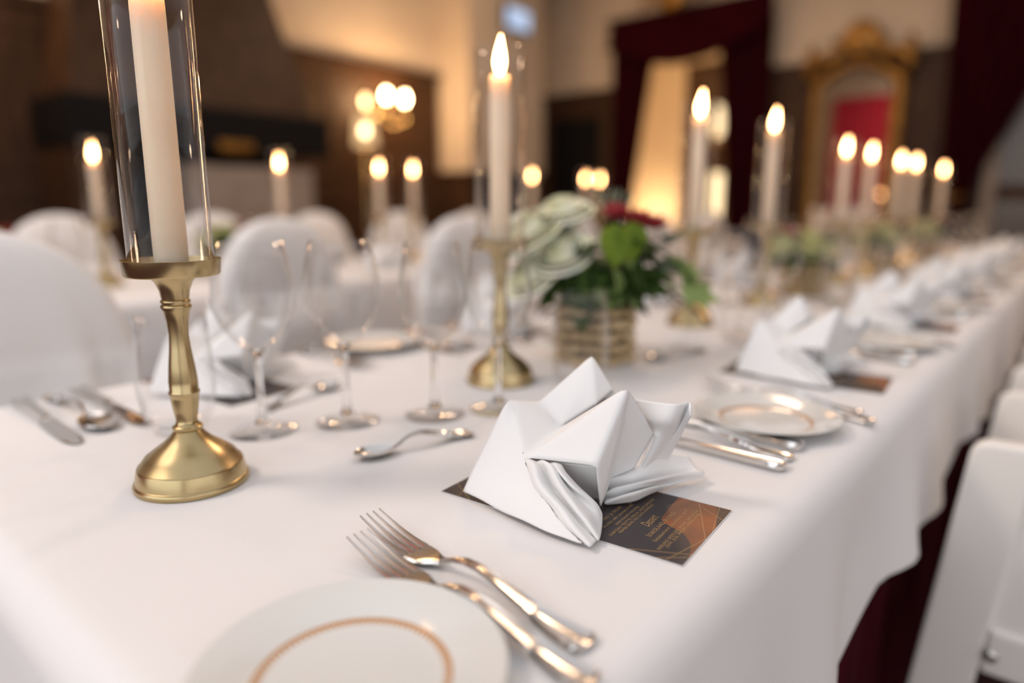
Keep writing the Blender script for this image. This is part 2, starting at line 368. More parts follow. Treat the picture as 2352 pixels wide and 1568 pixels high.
cr_ = thing('window_curtain', 'tall dark red curtain tied back at the far right end of the room', 'curtain', (0, 0, 0))
rows = []
for i in range(15):
    t = i / 14; z = 3.3 * (1 - t) + .03 * t
    b = -.05 - .80 * min(1, t / .69) ** 1.3 if t < .69 else -.85 + .12 * (t - .69) / .31
    rows.append([(-1.10 + .12 * t + (b + 1.10 - .12 * t) * j / 56, Y1 - .16 + .03 * sin(j / 56 * 7 * 2 * pi), z) for j in range(57)])
solid(MB().grid(rows).build('drape', M['velvet'], cr_, True))
MB().tube([(-1.02, Y1 - .2, 1.08), (-.93, Y1 - .24, 1.03), (-.84, Y1 - .2, 1.06)], .018, 8).build('tieback', M['gilt'], cr_, True)
wn = struct('window_1', MB().box((-.75, Y1 - .05, .55), (-.66, Y1 - .01, 2.9)).box((.55, Y1 - .05, .55), (.64, Y1 - .01, 2.9)).box((-.66, Y1 - .05, .55), (.55, Y1 - .01, .64)).box((-.66, Y1 - .05, 2.81), (.55, Y1 - .01, 2.9)).box((-.08, Y1 - .05, .64), (-.03, Y1 - .01, 2.81)).mesh('window_1'), M['stone'])
MB().box((-.66, Y1 - .03, .64), (-.08, Y1 - .024, 2.81)).build('pane', mat('dusky_window_glass', (.11, .095, .08), .25), wn)
MB().box((-.03, Y1 - .03, .64), (.55, Y1 - .024, 2.81)).build('pane', bpy.data.materials['dusky_window_glass'], wn)
# red curtain on the near wall (seen in the gilt mirror)
rc = obj('near_curtain', drape((-4.5, -3.2), (-4.5, -3.2), .02, 3.15, Y0 + .12, 9, .04).mesh('near_curtain', True), M['redcloth'])
solid(tag(rc, 'bright red curtain reflected in the gilt mirror', 'curtain'))

# ------------------------------------------------------------------ gilt mirror
mi = thing('gilt_mirror', 'tall gold framed mirror with carved crest on the far wall', 'mirror', (-1.72, Y1 - .08, 0))
def arch(wd, zt, n=14, rise=.16):
    return [(-wd, .42)] + [(-wd + 2 * wd * i / n, zt + rise * sin(pi * i / n)) for i in range(n + 1)] + [(wd, .42)]
ou, inn = arch(.375, T + 1.30), [(-.275, .54)] + [(-.275 + .55 * i / 14, T + 1.22 + .14 * sin(pi * i / 14)) for i in range(15)] + [(.275, .54)]
n = len(ou); fm = MB()
prof = [(0, 0.01), (.25, -.035), (.6, -.05), (.8, -.03), (1, -.012)]
rows = [[(o_[0] + (i_[0] - o_[0]) * s, d, o_[1] + (i_[1] - o_[1]) * s) for o_, i_ in zip(ou, inn)] for s, d in prof]
fm.grid(rows, wrap=True); fm.build('frame', M['gilt'], mi, True, True)
MB().prism(inn, 'y', -.008, .0).build('mirror_glass', M['mirror'], mi)
cre = MB().lathe([(0, -.05), (.06, -.05), (.09, -.03), (.12, -.045), (.145, -.02), (.15, .01)], 20)
MB().lathe([(0, -.05), (.06, -.05), (.09, -.03), (.12, -.045), (.145, -.02), (.15, .01)], 20).build('crest_medallion', M['gilt'], mi, True).matrix_local = Matrix.Translation((0, 0, T + 1.60)) @ Matrix.Rotation(R(-90), 4, 'X')
for s in (-1, 1):
    MB().tube([(s * .36, -.02, T + 1.28), (s * .40, -.03, T + 1.38), (s * .33, -.04, T + 1.46), (s * .22, -.04, T + 1.46), (s * .13, -.04, T + 1.53), (s * .20, -.04, T + 1.60)], [.035, .05, .055, .05, .05, .03], 8).build('crest_scroll', M['gilt'], mi, True)
    MB().tube([(s * .38, -.02, T + 1.38), (s * .40, -.02, T + 1.52), (s * .37, -.02, T + 1.60)], [.04, .035, .012], 8).build('finial', M['gilt'], mi, True)

# ------------------------------------------------------------------ chimney piece on the left wall
fp = thing('fireplace', 'dark chimneypiece with tapering hood, mantel and pale stone surround on the left wall', 'fireplace', (0, 0, 0))
def frust(a0, a1, b0, b1, z0, z1, x0=XL + .07):
    # base X to a0[0], Y a1[0]..a1[1]; top likewise
    v = [(x0, a1[0], z0), (a0, a1[0], z0), (a0, a1[1], z0), (x0, a1[1], z0), (x0, b1[0], z1), (b0, b1[0], z1), (b0, b1[1], z1), (x0, b1[1], z1)]
    return MB().add(v, [(0, 3, 2, 1), (4, 5, 6, 7), (0, 1, 5, 4), (1, 2, 6, 5), (2, 3, 7, 6), (3, 0, 4, 7)])
frust(-4.5, (1.46, 3.04), -4.95, (1.82, 2.62), T + .85, ZC - .02).build('hood', M['darkwood'], fp)
MB().box((XL + .07, 1.40, T + .58), (-4.42, 3.12, T + .85)).build('mantel', M['black'], fp)
MB().box((-4.425, 2.26, T + .585), (-4.41, 2.50, T + .645)).build('plaque', M['gilt'], fp)
MB().box((XL + .07, 1.42, 0), (-4.50, 1.66, T + .58)).build('jamb', M['darkwood'], fp)
MB().box((XL + .07, 2.05, 0), (-4.46, 2.98, T + .49)).build('surround', M['stone'], fp)
MB().box((XL + .07, 1.66, 0), (-4.85, 2.05, T + .58)).build('firebox', M['black'], fp)

# ------------------------------------------------------------------ lamps on the left wall
sc_ = thing('wall_sconce', 'brass wall sconce with three glowing bulbs on the dark panelling', 'sconce', (XL + .03, 4.07, T + 1.0))
MB().lathe([(0, 0), (.07, .004), (.075, .02), (.03, .035), (0, .04)], 16).build('back_plate', M['brass'], sc_, True).matrix_local = Matrix.Rotation(R(90), 4, 'Y')
for dy, dz, bm in ((-.23, .10, 'dimbulb'), (.0, .175, 'bulb'), (.21, .17, 'bulb')):
    ar = MB().tube([(.03, 0, 0), (.12, dy * .5, -.06), (.16, dy, -.02), (.16, dy, dz - .06)], .009, 8).lathe([(.012, 0), (.03, .01), (.028, .02), (0, .02)], 12, c=(.16, dy, dz - .07)).build('arm', M['brass'], sc_, True)
    MB().lathe([(.001, -.045), (.013, -.03), (.022, .0), (.014, .03), (.001, .052)], 12).build('bulb', M[bm], ar, True).location = (.16, dy, dz)
point('sconce_light', (XL + .34, 4.1, T + 1.17), 27, WARM, .08)
fl = thing('floor_lamp', 'slim brass floor lamp with a glowing cream shade below the wall sconce', 'lamp', (-4.75, 3.70, 0))
MB().lathe([(0, 0), (.14, 0), (.14, .02), (.03, .04), (0, .045)], 20).build('base', M['brass'], fl, True)
MB().tube([(0, 0, .03), (0, 0, T + .70)], .012, 8).build('pole', M['brass'], fl, True)
MB().lathe([(.10, T + .72), (.075, T + .96), (.073, T + .96), (.098, T + .72)], 20, True).build('lamp_shade', M['shadeglow'], fl, True)
MB().lathe([(.001, 0), (.026, .02), (.03, .05), (.001, .09)], 10, c=(0, 0, T + .80)).build('bulb', M['bulb'], fl, True)
point('floor_lamp_light', (-4.6, 3.72, T + .95), 5, WARM, .06)

sg = thing('wall_sign', 'small glowing bluish sign box high on the pale corner pier', 'sign', (-4.70, 5.56, T + 2.04))
MB().box((0, -.19, -.11), (.05, .19, .11)).build('housing', M['black'], sg)
MB().box((.05, -.175, -.095), (.054, .175, .095)).build('lit_face', M['screen'], sg)

# ================================================================== TABLES
def table_cloth(x0, x1, y0, y1, drop, wave, seed, rad=.028, far_drop=True):
    """cloth over a rectangular top: flat middle, rounded fold, drop with soft waves and an uneven hem"""
    rnd = random.Random(seed)
    per = []
    rc_ = .06
    def seg(ax, ay, bx, by, nx, ny, k):
        for i in range(k): per.append((ax + (bx - ax) * i / k, ay + (by - ay) * i / k, nx, ny))
    def corner(cx, cy, a0):
        for i in range(8):
            a = a0 + (pi / 2) * i / 8; per.append((cx + rc_ * cos(a), cy + rc_ * sin(a), cos(a), sin(a)))
    ly = int((y1 - y0) / .03); lx = int((x1 - x0) / .03)
    seg(x1, y0 + rc_, x1, y1 - rc_, 1, 0, ly); corner(x1 - rc_, y1 - rc_, 0)
    seg(x1 - rc_, y1, x0 + rc_, y1, 0, 1, lx); corner(x0 + rc_, y1 - rc_, pi / 2)
    seg(x0, y1 - rc_, x0, y0 + rc_, -1, 0, ly); corner(x0 + rc_, y0 + rc_, pi)
    seg(x0 + rc_, y0, x1 - rc_, y0, 0, -1, lx); corner(x1 - rc_, y0 + rc_, 3 * pi / 2)
    ph = [rnd.uniform(0, 6.28) for _ in range(6)]
    L = []; s = 0
    for i, p in enumerate(per):
        L.append(s); q = per[(i + 1) % len(per)]; s += hypot(q[0] - p[0], q[1] - p[1])
    rings = []
    prof = [(-rad - .02, 0, 0), (-rad, 0, 0)]
    for i in range(1, 7):
        a = pi / 2 * i / 6; prof.append((-rad + rad * sin(a), -rad + rad * cos(a), 0))
    for i in range(1, 9):
        t = i / 8; prof.append((.004 * t, -rad - (drop - rad) * t, t))
    for off, z, t in prof:
        ring = []
        for p, l in zip(per, L):
            wv = wave * t ** 1.1 * (sin(l * 23 + ph[0]) * .55 + sin(l * 11.3 + ph[1]) * .6 + sin(l * 37 + ph[2]) * .22)
            hem = t * drop * (.055 * sin(l * 4.1 + ph[3]) + .06 * sin(l * 9.7 + ph[4]) + .015 * sin(l * 19 + ph[5]))
            o_ = off + max(wv, -.006) + (wave * .45 * t)
            ring.append((p[0] + p[2] * o_, p[1] + p[3] * o_, T + z - hem))
        rings.append(ring)
    m = MB(); m.grid(rings, wrap=True)
    m.v.append(((x0 + x1) / 2, (y0 + y1) / 2, T)); c_ = len(m.v) - 1
    m.f += [(c_, i, (i + 1) % len(per)) for i in range(len(per))]
    return m
def skirt(x0, x1, y0, y1, z0, z1, folds=18):
    pts = []
    def seg(ax, ay, bx, by, nx, ny):
        k = int(hypot(bx - ax, by - ay) / .02)
        for i in range(k):
            a = .008 * sin(i * .9); pts.append((ax + (bx - ax) * i / k + nx * a, ay + (by - ay) * i / k + ny * a))
    seg(x1, y0, x1, y1, 1, 0); seg(x1, y1, x0, y1, 0, 1); seg(x0, y1, x0, y0, 1, 0); seg(x0, y0, x1, y0, 0, 1)
    return MB().grid([[(p[0], p[1], z1) for p in pts], [(p[0], p[1], z0) for p in pts]], wrap=True)
def banquet_table(name, label, x0, x1, y0, y1):
    t = thing(name, label, 'table', ((x0 + x1) / 2, (y0 + y1) / 2, 0))
    a, b = (x1 - x0) / 2, (y1 - y0) / 2
    MB().box((-a, -b, T - .032), (a, b, T - .004)).build('table_top', M['darkwood'], t)
    for sx in (-1, 1):
        for sy in (-1, -.33, .33, 1):
            MB().tube([(sx * (a - .08), sy * (b - .1), 0), (sx * (a - .08), sy * (b - .1), T - .032)], .018, 8).build('leg', M['steel'], t)
    return t
XA, XB, YA, YB = -.965, -.144, .085, 4.75     # edges of the main table
banquet_table('banquet_table', 'long main banquet table running under the near white cloth', XA + .045, XB - .045, YA + .045, YB - .045)
tc_ = table_cloth(XA, XB, YA, YB, .19, .016, 5).build('tablecloth', M['cloth'], None, True, True)
tag(tc_, 'white tablecloth with a wavy hem covering the long near table', 'tablecloth')
sk = skirt(XA + .035, XB - .028, YA + .035, YB - .035, .004, T - .036).build('table_skirt', M['burgundy'], None, True, True)
tag(sk, 'dark burgundy table skirt hanging to the floor below the white cloth', 'table skirt')
X2A, X2B, Y2A, Y2B = -2.58, -1.80, .2, 4.6
banquet_table('banquet_table', 'second long banquet table standing beyond the main table', X2A + .045, X2B - .045, Y2A + .045, Y2B - .045)
t2 = table_cloth(X2A, X2B, Y2A, Y2B, .66, .02, 9).build('tablecloth', M['cloth'], None, True, True)
tag(t2, 'white floor-length tablecloth on the second table in the background', 'tablecloth')

# ------------------------------------------------------------------ candlesticks, candles, glass tubes
stick_prof = [(0, 0), (.0445, 0), (.0452, .0035), (.0440, .0058), (.0432, .0062), (.0428, .0085), (.0412, .0165), (.0404, .0182), (.0396, .0186),
              (.0345, .0255), (.0265, .0315), (.0190, .0370), (.0140, .0420), (.0108, .0462)]
stem_prof = [(.0105, .0455), (.0118, .0475), (.0118, .0495), (.0092, .0515), (.0082, .0545), (.0096, .0635), (.0109, .0730), (.0112, .0765), (.0120, .0775), (.0120, .0792), (.0110, .0805),
             (.0112, .0880), (.0100, .1000), (.0083, .1140), (.0074, .1260), (.0082, .1370), (.0098, .1455), (.0115, .1485), (.0115, .1500), (.0104, .1512), (.0112, .1530), (.0112, .1540), (.0102, .1550),
             (.0112, .1620), (.0140, .1690), (.0185, .1745)]
tray_prof = [(0, .1740), (.0340, .1740), (.0352, .1755), (.0366, .1868), (.0360, .1870), (.0346, .1768), (.0130, .1762), (0, .1762)]
base_me = sharp(MB().lathe(stick_prof, 56).mesh('base', fix=True), 40)
stem_me = sharp(MB().lathe(stem_prof, 40).mesh('stem', fix=True), 50)
tray_me = sharp(MB().lathe(tray_prof, 56).mesh('drip_tray', fix=True), 40)
tube_me = MB().lathe([(.0312, 0), (.0312, .2365), (.0300, .2375), (.0288, .2365), (.0288, 0)], 56, True).mesh('glass_tube', True, True)
flame_me = MB().lathe([(.0004, -.004), (.0038, .0), (.0062, .007), (.0070, .013), (.0058, .022), (.0036, .031), (.0014, .039), (.0002, .043)], 14).mesh('flame', True)
for v in flame_me.vertices: v.co.x += .0035 * max(0, v.co.z / .04) ** 2
wick_me = MB().tube([(0, 0, -.002), (.0004, 0, .005), (.0014, 0, .009)], .0007, 6).mesh('wick')
def wax_mesh(h):
    return sharp(MB().lathe([(0, 0), (.0124, 0), (.0127, .02), (.0122, h - .012), (.0118, h - .003), (.0108, h), (.0095, h - .0015), (.004, h - .003), (0, h - .003)], 28).mesh('wax', fix=True), 60)
def candle_set(x, y, zf, where, table):
    """zf: height of the flame centre above the table"""
    s = thing('candlestick', 'brass candlestick, ' + where, 'candlestick', (x, y, T), random.uniform(0, 6), 'brass candlesticks on the ' + table)
    obj('base', base_me, M['brass'], s); obj('stem', stem_me, M['brass'], s); obj('drip_tray', tray_me, M['brass'], s)
    h = zf - .018 - .1768
    c = thing('candle', 'lit ivory candle, ' + where.replace('standing ', ''), 'candle', (x, y, T + .1768), random.uniform(-.5, .8), 'ivory candles on the ' + table)
    obj('wax', wax_mesh(h), M['wax'], c); obj('wick', wick_me, M['wick'], c, (0, 0, h - .002)); obj('flame', flame_me, M['flame'], c, (0, 0, h + .004))
    g = obj('glass_tube', tube_me, M['thin'], None, (x, y, T + .1772))
    tag(g, 'clear open glass tube around the candle, ' + where.replace('standing ', ''), 'glass tube', 'glass tubes on the ' + table)
MS = [(-.557, .2386, .402), (-.5812, .6597, .401), (-.5905, 1.2318, .408), (-.58, 1.582, .411), (-.58, 2.155, .390), (-.58, 2.437, .391), (-.58, 2.854, .387), (-.58, 3.120, .3915), (-.58, 3.731, .390)]
for i, (x, y, z) in enumerate(MS):
    candle_set(x, y, z, 'standing ' + ('nearest the camera on the main table' if i == 0 else ORD[i] + ' from the near end along the main table'), 'main table')
M2 = [.742, 1.319, 1.749, 1.924, 2.702, 3.168, 3.306]
for i, y in enumerate(M2):
    candle_set(-2.17, y, .372, 'standing ' + ORD[i] + ' from the left on the second table', 'second table')

# ------------------------------------------------------------------ wine glasses and tumblers
def wine_bowl(rm, rr, zb, zt):
    h = zt - zb; out = [(.0045, zb), (.012, zb + .004), (rm * .55, zb + h * .10), (rm * .82, zb + h * .24), (rm * .97, zb + h * .40), (rm, zb + h * .50), (rm * .96, zb + h * .65), (rm * .87, zb + h * .82), (rr, zt)]
    inn_ = [(r - .0011 if r > .01 else r * .6, z + (.0022 if i < 4 else .0004)) for i, (r, z) in enumerate(out)]
    inn_[-1] = (rr - .0010, zt)
    return MB().lathe(out + inn_[::-1][0:], 40, True).mesh('bowl', True, True)
def wine_stem(rf, zb):
    return sharp(MB().lathe([(0, .0095), (.0085, .0095), (.0072, .0112), (.0045, .018), (.0036, .035), (.0034, zb - .018), (.0042, zb - .006), (.0075, zb + .001), (0, zb + .0015)], 36).mesh('stem', fix=True), 60)
def foot_mesh(rf): return MB().lathe([(0, .0006), (rf - .0006, .0006), (rf, .0014), (rf - .001, .0022), (rf * .6, .0038), (rf * .3, .0062), (.0085, .0094), (0, .0094)], 36).mesh('foot', True, True)
footA, footB = foot_mesh(.0345), foot_mesh(.0335)
bowlA, stemA = wine_bowl(.0405, .0300, .085, .194), wine_stem(.0345, .085)
bowlB, stemB = wine_bowl(.0375, .0285, .081, .191), wine_stem(.0335, .081)
tumb = MB().lathe([(0, .0004), (.020, .0004), (.0265, .004), (.0335, .018), (.0372, .040), (.0378, .058), (.0360, .088), (.0335, .120), (.0322, .1205), (.0345, .088), (.0364, .058), (.0357, .040), (.0320, .021), (.024, .0095), (0, .0085)], 40).mesh('tumbler', True, True)
def wine_glass(kind, x, y, label, grp):
    t = thing('wine_glass', label, 'wine glass', (x, y, T), 0, grp)
    obj('bowl', (bowlA, bowlB)[kind], M['thin'], t); obj('stem', (stemA, stemB)[kind], M['glass'], t); obj('foot', (footA, footB)[kind], M['thin'], t)
def tumbler(x, y, label, grp):
    tag(obj('tumbler', tumb, M['thin'], None, (x, y, T)), label, 'tumbler', grp)

# ------------------------------------------------------------------ napkin fold (one folded sheet with pleated tails)
NP = dict(P1=(-.0325, .0578, .103), P2=(-.0623, -.0127, .073), P2b=(-.0623, -.0213, .0700), P3=(.0378, .0018, .098), V12=(-.0560, .0150, .0667), Vin=(-.0288, .0116, .050),
          V23=(-.0262, -.0391, .038), F=(.0295, -.027, .042), Bl=(-.0754, -.0574, .0035), b1=(-.0300, -.0622, .0022), b2=(.0061, -.0666, .0012), b3=(.0489, -.0631, .0012),
          V34=(.0407, .0390, .053), c1=(.0175, .0328, .003), c2=(.0117, .0207, .006), c3=(.0241, -.0116, .003), m=(.0190, .0196, .058), w0=(.0337, .0295, .078), D1=(-.0121, .0627, .074),
          Q=(-.0129, .0370, .066), h1=(-.0043, -.0537, .026), h2=(.0270, -.0617, .011), gb1=(-.060, .012, .003), gb2=(-.030, .066, .003), gb3=(.006, .060, .003), i1=(-.0245, -.0310, .0365), i2=(.0255, -.0185, .0405), i3=(.0200, .0045, .003), i4=(-.0120, -.0120, .003))
def sub_poly(m, names, pts=None, div=4):
    """a facet as a fan of subdivided triangles"""
    P = [Vector(NP[q]) for q in names]
    tris = [(P[0], P[i], P[i + 1]) for i in range(1, len(P) - 1)]
    for a, b, c in tris:
        idx = {}; v = []; f = []
        for i in range(div + 1):
            for j in range(div + 1 - i):
                idx[i, j] = len(v); v.append(a + (b - a) * (i / div) + (c - a) * (j / div))
        for i in range(div):
            for j in range(div - i):
                f.append((idx[i, j], idx[i + 1, j], idx[i, j + 1]))
                if i + j < div - 1: f.append((idx[i + 1, j], idx[i + 1, j + 1], idx[i, j + 1]))
        m.add(v, f)
def spline_rows(lines, k=4):
    """Catmull-Rom refinement along and across a control grid"""
    def cr1(pts, k):
        out = []; P = [Vector(p) for p in pts]
        for i in range(len(P) - 1):
            p0, p1, p2, p3 = P[max(i - 1, 0)], P[i], P[i + 1], P[min(i + 2, len(P) - 1)]
            for s in range(k):
                t = s / k; out.append(.5 * ((2 * p1) + (p2 - p0) * t + (2 * p0 - 5 * p1 + 4 * p2 - p3) * t * t + (3 * p1 - p0 - 3 * p2 + p3) * t ** 3))
        out.append(P[-1]); return out
    fine = [cr1(l, k) for l in lines]
    cols = [cr1([l[i] for l in fine], k) for i in range(len(fine[0]))]
    return cols
def finish_sheet(mb, smooth_it, thick, jitter=.0):
    me = mb.mesh('sheet', weld=True)
    b = bmesh.new(); b.from_mesh(me); bmesh.ops.remove_doubles(b, verts=b.verts, dist=1.3e-3 if smooth_it else 2e-4)
    for _ in range(smooth_it): bmesh.ops.smooth_vert(b, verts=b.verts, factor=.3, use_axis_x=True, use_axis_y=True, use_axis_z=True)
    for v in b.verts: v.co.z = max(v.co.z, .0010)
    bmesh.ops.recalc_face_normals(b, faces=b.faces)
    b.to_mesh(me); b.free(); me.shade_smooth()
    return me
mb = MB()
D = 12
for fc in (['P1', 'V12', 'Vin', 'Q'], ['P1', 'Q', 'D1'], ['P2', 'V12', 'Vin', 'V23'], ['P3', 'Vin', 'V23', 'F'],
           ['P3', 'F', 'c3', 'c2', 'm'], ['P3', 'm', 'c2', 'c1', 'V34'],
           ['gb1', 'P2', 'V12'], ['gb1', 'V12', 'gb2'], ['gb2', 'V12', 'P1'], ['i1', 'i2', 'i3', 'i4'], ['P1', 'D1', 'gb3', 'gb2']):
    sub_poly(mb, fc, div=D)
# left outer panel as a grid so that it bends softly
left = [[NP['P2'], NP['P2b'], (-.068, -.034, .045), (-.0715, -.0480, .023), NP['Bl']],
        [(-.0503, -.0215, .0613), (-.0515, -.0290, .0520), (-.0530, -.0430, .034), (-.0530, -.0540, .0180), (-.0530, -.0605, .0045)],
        [(-.0382, -.0303, .0497), (-.0350, -.0380, .0400), (-.0330, -.0490, .027), (-.0315, -.0570, .0150), NP['b1']],
        [NP['V23'], (-.0180, -.0455, .0320), (-.0120, -.0535, .022), (-.0080, -.0600, .0130), (-.006, -.0650, .0034)],
        [(-.0150, -.0465, .0330), (-.0043, -.0537, .0260), (.0050, -.0585, .018), (.0110, -.0625, .0105), (.0160, -.0668, .0028)],
        [(-.0043, -.0537, .0260), (.0129, -.0575, .0180), (.0215, -.0600, .0130), (.0270, -.0620, .0090), (.0330, -.0655, .0024)],
        [(.0129, -.0575, .0180), (.0270, -.0617, .0110), (.0370, -.0630, .0060), (.0430, -.0635, .0040), NP['b3']]]
mb.grid(spline_rows(left, 4))
napkin_body = finish_sheet(mb, 2, .0014)
pleat = [[(-0.0262, -0.0391, 0.0375), (-.0231, -.0415, .038), (-.0043, -.0537, .026), (.0129, -.0575, .018), (.0270, -.0617, .011), (.0489, -.0631, .0022)],
         [(-0.0215, -0.0385, 0.0385), (-.0077, -.0514, .041), (.0031, -.0575, .031), (.0243, -.0615, .021), (.0387, -.0655, .013), (.0525, -.0655, .004)],
         [(-0.017, -0.0365, 0.0375), (-.0086, -.0395, .035), (.0043, -.0440, .025), (.0249, -.0490, .015), (.0373, -.0510, .008), (.0493, -.0535, .0025)],
         [(-0.012, -0.036, 0.0395), (.0015, -.0455, .042), (.0163, -.0525, .033), (.0315, -.0550, .0225), (.0411, -.0545, .0145), (.0515, -.0545, .004)],
         [(-0.007, -0.034, 0.038), (.0053, -.0400, .037), (.0143, -.0385, .027), (.0259, -.0375, .018), (.0350, -.0370, .011), (.0439, -.0400, .003)],
         [(-0.002, -0.0335, 0.0395), (.0108, -.0430, .037), (.0231, -.0425, .029), (.0300, -.0360, .022), (.0336, -.0300, .015), (.0340, -.0240, .006)],
         [(0.002, -0.031, 0.0385), (.0080, -.0330, .034), (.0170, -.0300, .025), (.0220, -.0240, .017), (.0250, -.0190, .010), (.0250, -.0140, .003)]]
mb = MB(); mb.grid(spline_rows(pleat, 5)); napkin_pleats = finish_sheet(mb, 0, .0014)
roll = [[(.0260, .0310, .080), (.0300, .0340, .066), (.0340, .0420, .053), (.0283, .0416, .025), (.0175, .0328, .0024)],
        [(.0579, .0348, .081), (.0554, .0309, .068), (.0469, .0385, .053), (.0346, .0372, .027), (.0206, .0322, .004)],
        [(.0620, .0501, .080), (.0556, .0502, .063), (.0474, .0521, .048), (.0345, .0499, .026), (.0204, .0402, .005)],
        [(.0669, .0440, .0785), (.0578, .0495, .062), (.0493, .0524, .048), (.0349, .0530, .026), (.0205, .0446, .006)],
        [(.0678, .0431, .072), (.0558, .0559, .054), (.0484, .0597, .040), (.0352, .0673, .019), (.0183, .0636, .003)]]
mb = MB(); mb.grid(spline_rows(roll, 5)); napkin_roll = finish_sheet(mb, 0, .0014)
wing = [[(0.009, 0.024, 0.003), (.0150, .0260, .010), (.0285, .0405, .024), (.0345, .0590, .029), (.0385, .0760, .024), (.0415, .1000, .016)],
        [(0.0085, 0.017, 0.01), (.0165, .0180, .016), (.0290, .0260, .019), (.0355, .0440, .020), (.0400, .0700, .017), (.0450, .0975, .0135)],
        [(0.012, 0.015, 0.002), (.0185, .0190, .006), (.0305, .0285, .010), (.0375, .0470, .012), (.0435, .0735, .010), (.0515, .0960, .009)],
        [(0.017, 0.006, 0.007), (.0250, .0095, .013), (.0365, .0185, .017), (.0450, .0330, .018), (.0520, .0630, .0150), (.0585, .0925, .0095)],
        [(0.015, 0.009, 0.0015), (.0258, .0140, .004), (.0335, .0272, .006), (.0390, .0440, .007), (.0465, .0691, .006), (.0560, .0945, .004)],
        [(0.022, -0.002, 0.004), (.0325, .0045, .010), (.0400, .0165, .012), (.0420, .0340, .010), (.0450, .0575, .006), (.0500, .0835, .003)],
        [(0.021, 0.002, 0.001), (.0300, .0100, .002), (.0360, .0210, .002), (.0380, .0390, .002), (.0410, .0600, .0015), (.0450, .0800, .0012)]]
mb = MB(); mb.grid(spline_rows(wing, 5)); napkin_wing = finish_sheet(mb, 0, .0014)
def napkin(x, y, rz, label, grp):
    t = thing('napkin', label, 'napkin', (x, y, T + .0012), rz, grp)
    for nm, me in (('folded_body', napkin_body), ('pleated_tail', napkin_pleats), ('rolled_corner', napkin_roll), ('pleated_wing', napkin_wing)):
        o = obj(nm, me, M['napkin'], t)
        md = o.modifiers.new('thickness', 'SOLIDIFY'); md.thickness = .0013; md.offset = 0
    return t

# ------------------------------------------------------------------ menu cards
CW, CL = .1005, .205
card_me = MB().box((0, 0, 0), (CW, CL, .0006)).mesh('card_stock')
def flat(pts, z0, z1): return MB().prism(pts, 'z', z0, z1)
dark_me = flat([(.0004, .0004), (CW - .0004, .0004), (CW - .0004, CL - .0004), (.0004, CL - .0004)], .0006, .0007).mesh('print_ground')
orange_pts = [(.0998, .0423), (.0759, .0407), (.0600, .0392), (.0546, .0378), (.0499, .0325), (.0477, .0267), (.0456, .0209), (.0421, .0157), (.0373, .0110), (.0328, .0077), (.0246, .0037), (.0132, .0010), (.0132, .0006), (.0998, .0006)]
orange_me = flat(orange_pts[::-1], .00070, .00076).mesh('copper_wave')
brown_me = flat([(.0998, .0006), (.0998, .0110), (.0900, .0085), (.0750, .0035), (.0650, .0006)][::-1], .00076, .0008).mesh('brown_corner')
def strip(m, a, b, wd=.0004):
    ax, ay = a; bx, by = b; L = hypot(bx - ax, by - ay); nx, ny = -(by - ay) / L * wd / 2, (bx - ax) / L * wd / 2
    m.prism([(ax - nx, ay - ny), (bx - nx, by - ny), (bx + nx, by + ny), (ax + nx, ay + ny)], 'z', .0007, .00086)
ln = MB()
for a, b in (((.0971, .0245), (.0436, .0006)), ((.0994, .0094), (.0581, .0006)), ((.0436, .0006), (.0006, .0122)), ((.0006, .0385), (.0173, .0006)), ((.0006, .0180), (.0130, .0006)), ((.0910, .0192), (.0797, .0009)),
             ((.02, CL - .001), (.0006, CL - .03)), ((.05, CL - .001), (.0006, CL - .018)), ((.0998, CL - .02), (.07, CL - .001))): strip(ln, a, b)
lines_me = ln.mesh('gold_lines', fix=True)
TXT = [('HIRV JA SELLER', .0289, .0581, .0708, .0034, 0), ('Hirvefilee, seller, pastinaak, kreem', .0184, .0652, .0655, .0030, .25), ('kaste mustade marjadega', .0276, .0656, .0605, .0030, .25),
       ('CHATEAU TROTTE VIEILLE, SAINT-EMILION', .0100, .0844, .0560, .0028, 0), ('PREMIER GRAND CRU CLASSE, BORDEAUX', .0181, .0755, .0524, .0028, 0), ('Dessert', .0385, .0580, .0405, .0085, .35),
       ('\u0160OKOLAAD JA KIRSS', .0246, .0712, .0330, .0040, 0), ('\u0160okolaadi-kirsi glasuurkook, vanill', .0197, .0809, .0270, .0031, .25),
       ('RIESLING SP\u00c4TLESE, MOSEL, SAKSAMAA', .0111, .0854, .0203, .0030, 0), ('JOH. JOS. PR\u00dcM, WEHLENER', .0170, .0811, .0172, .0028, 0)]
text_meshes = []
for s, u0, u1, v0, sz, sh in TXT:
    cv = bpy.data.curves.new('menu_text', 'FONT'); cv.body = s; cv.size = sz * 1.25; cv.shear = sh; cv.resolution_u = 2
    tmp = bpy.data.objects.new('menu_text', cv); C.objects.link(tmp); bpy.context.view_layer.update()
    dg = bpy.context.evaluated_depsgraph_get()
    me = bpy.data.meshes.new_from_object(tmp.evaluated_get(dg)); bpy.data.objects.remove(tmp)
    xs = [v.co.x for v in me.vertices]; k = (u1 - u0) / (max(xs) - min(xs)); x0 = min(xs)
    for v in me.vertices: v.co = Vector((u0 + (v.co.x - x0) * k, v0 + v.co.y, .00088))
    me.name = 'menu_text'; me.materials.clear(); text_meshes.append(me)
card_shared = {}
def menu_card(x, y, rz, label, grp, text=True):
    t = thing('menu_card', label, 'menu card', (x, y, T + .0003), rz, grp)
    obj('card_stock', card_me, M['paper'], t); obj('print_ground', dark_me, M['carddark'], t)
    obj('copper_wave', orange_me, M['cardorange'], t); obj('brown_corner', brown_me, M['cardbrown'], t); obj('gold_lines', lines_me, M['goldink'], t)['kind'] = 'stuff'
    if text:
        for me in text_meshes: obj('menu_text', me, M['goldink'], t)
    return t

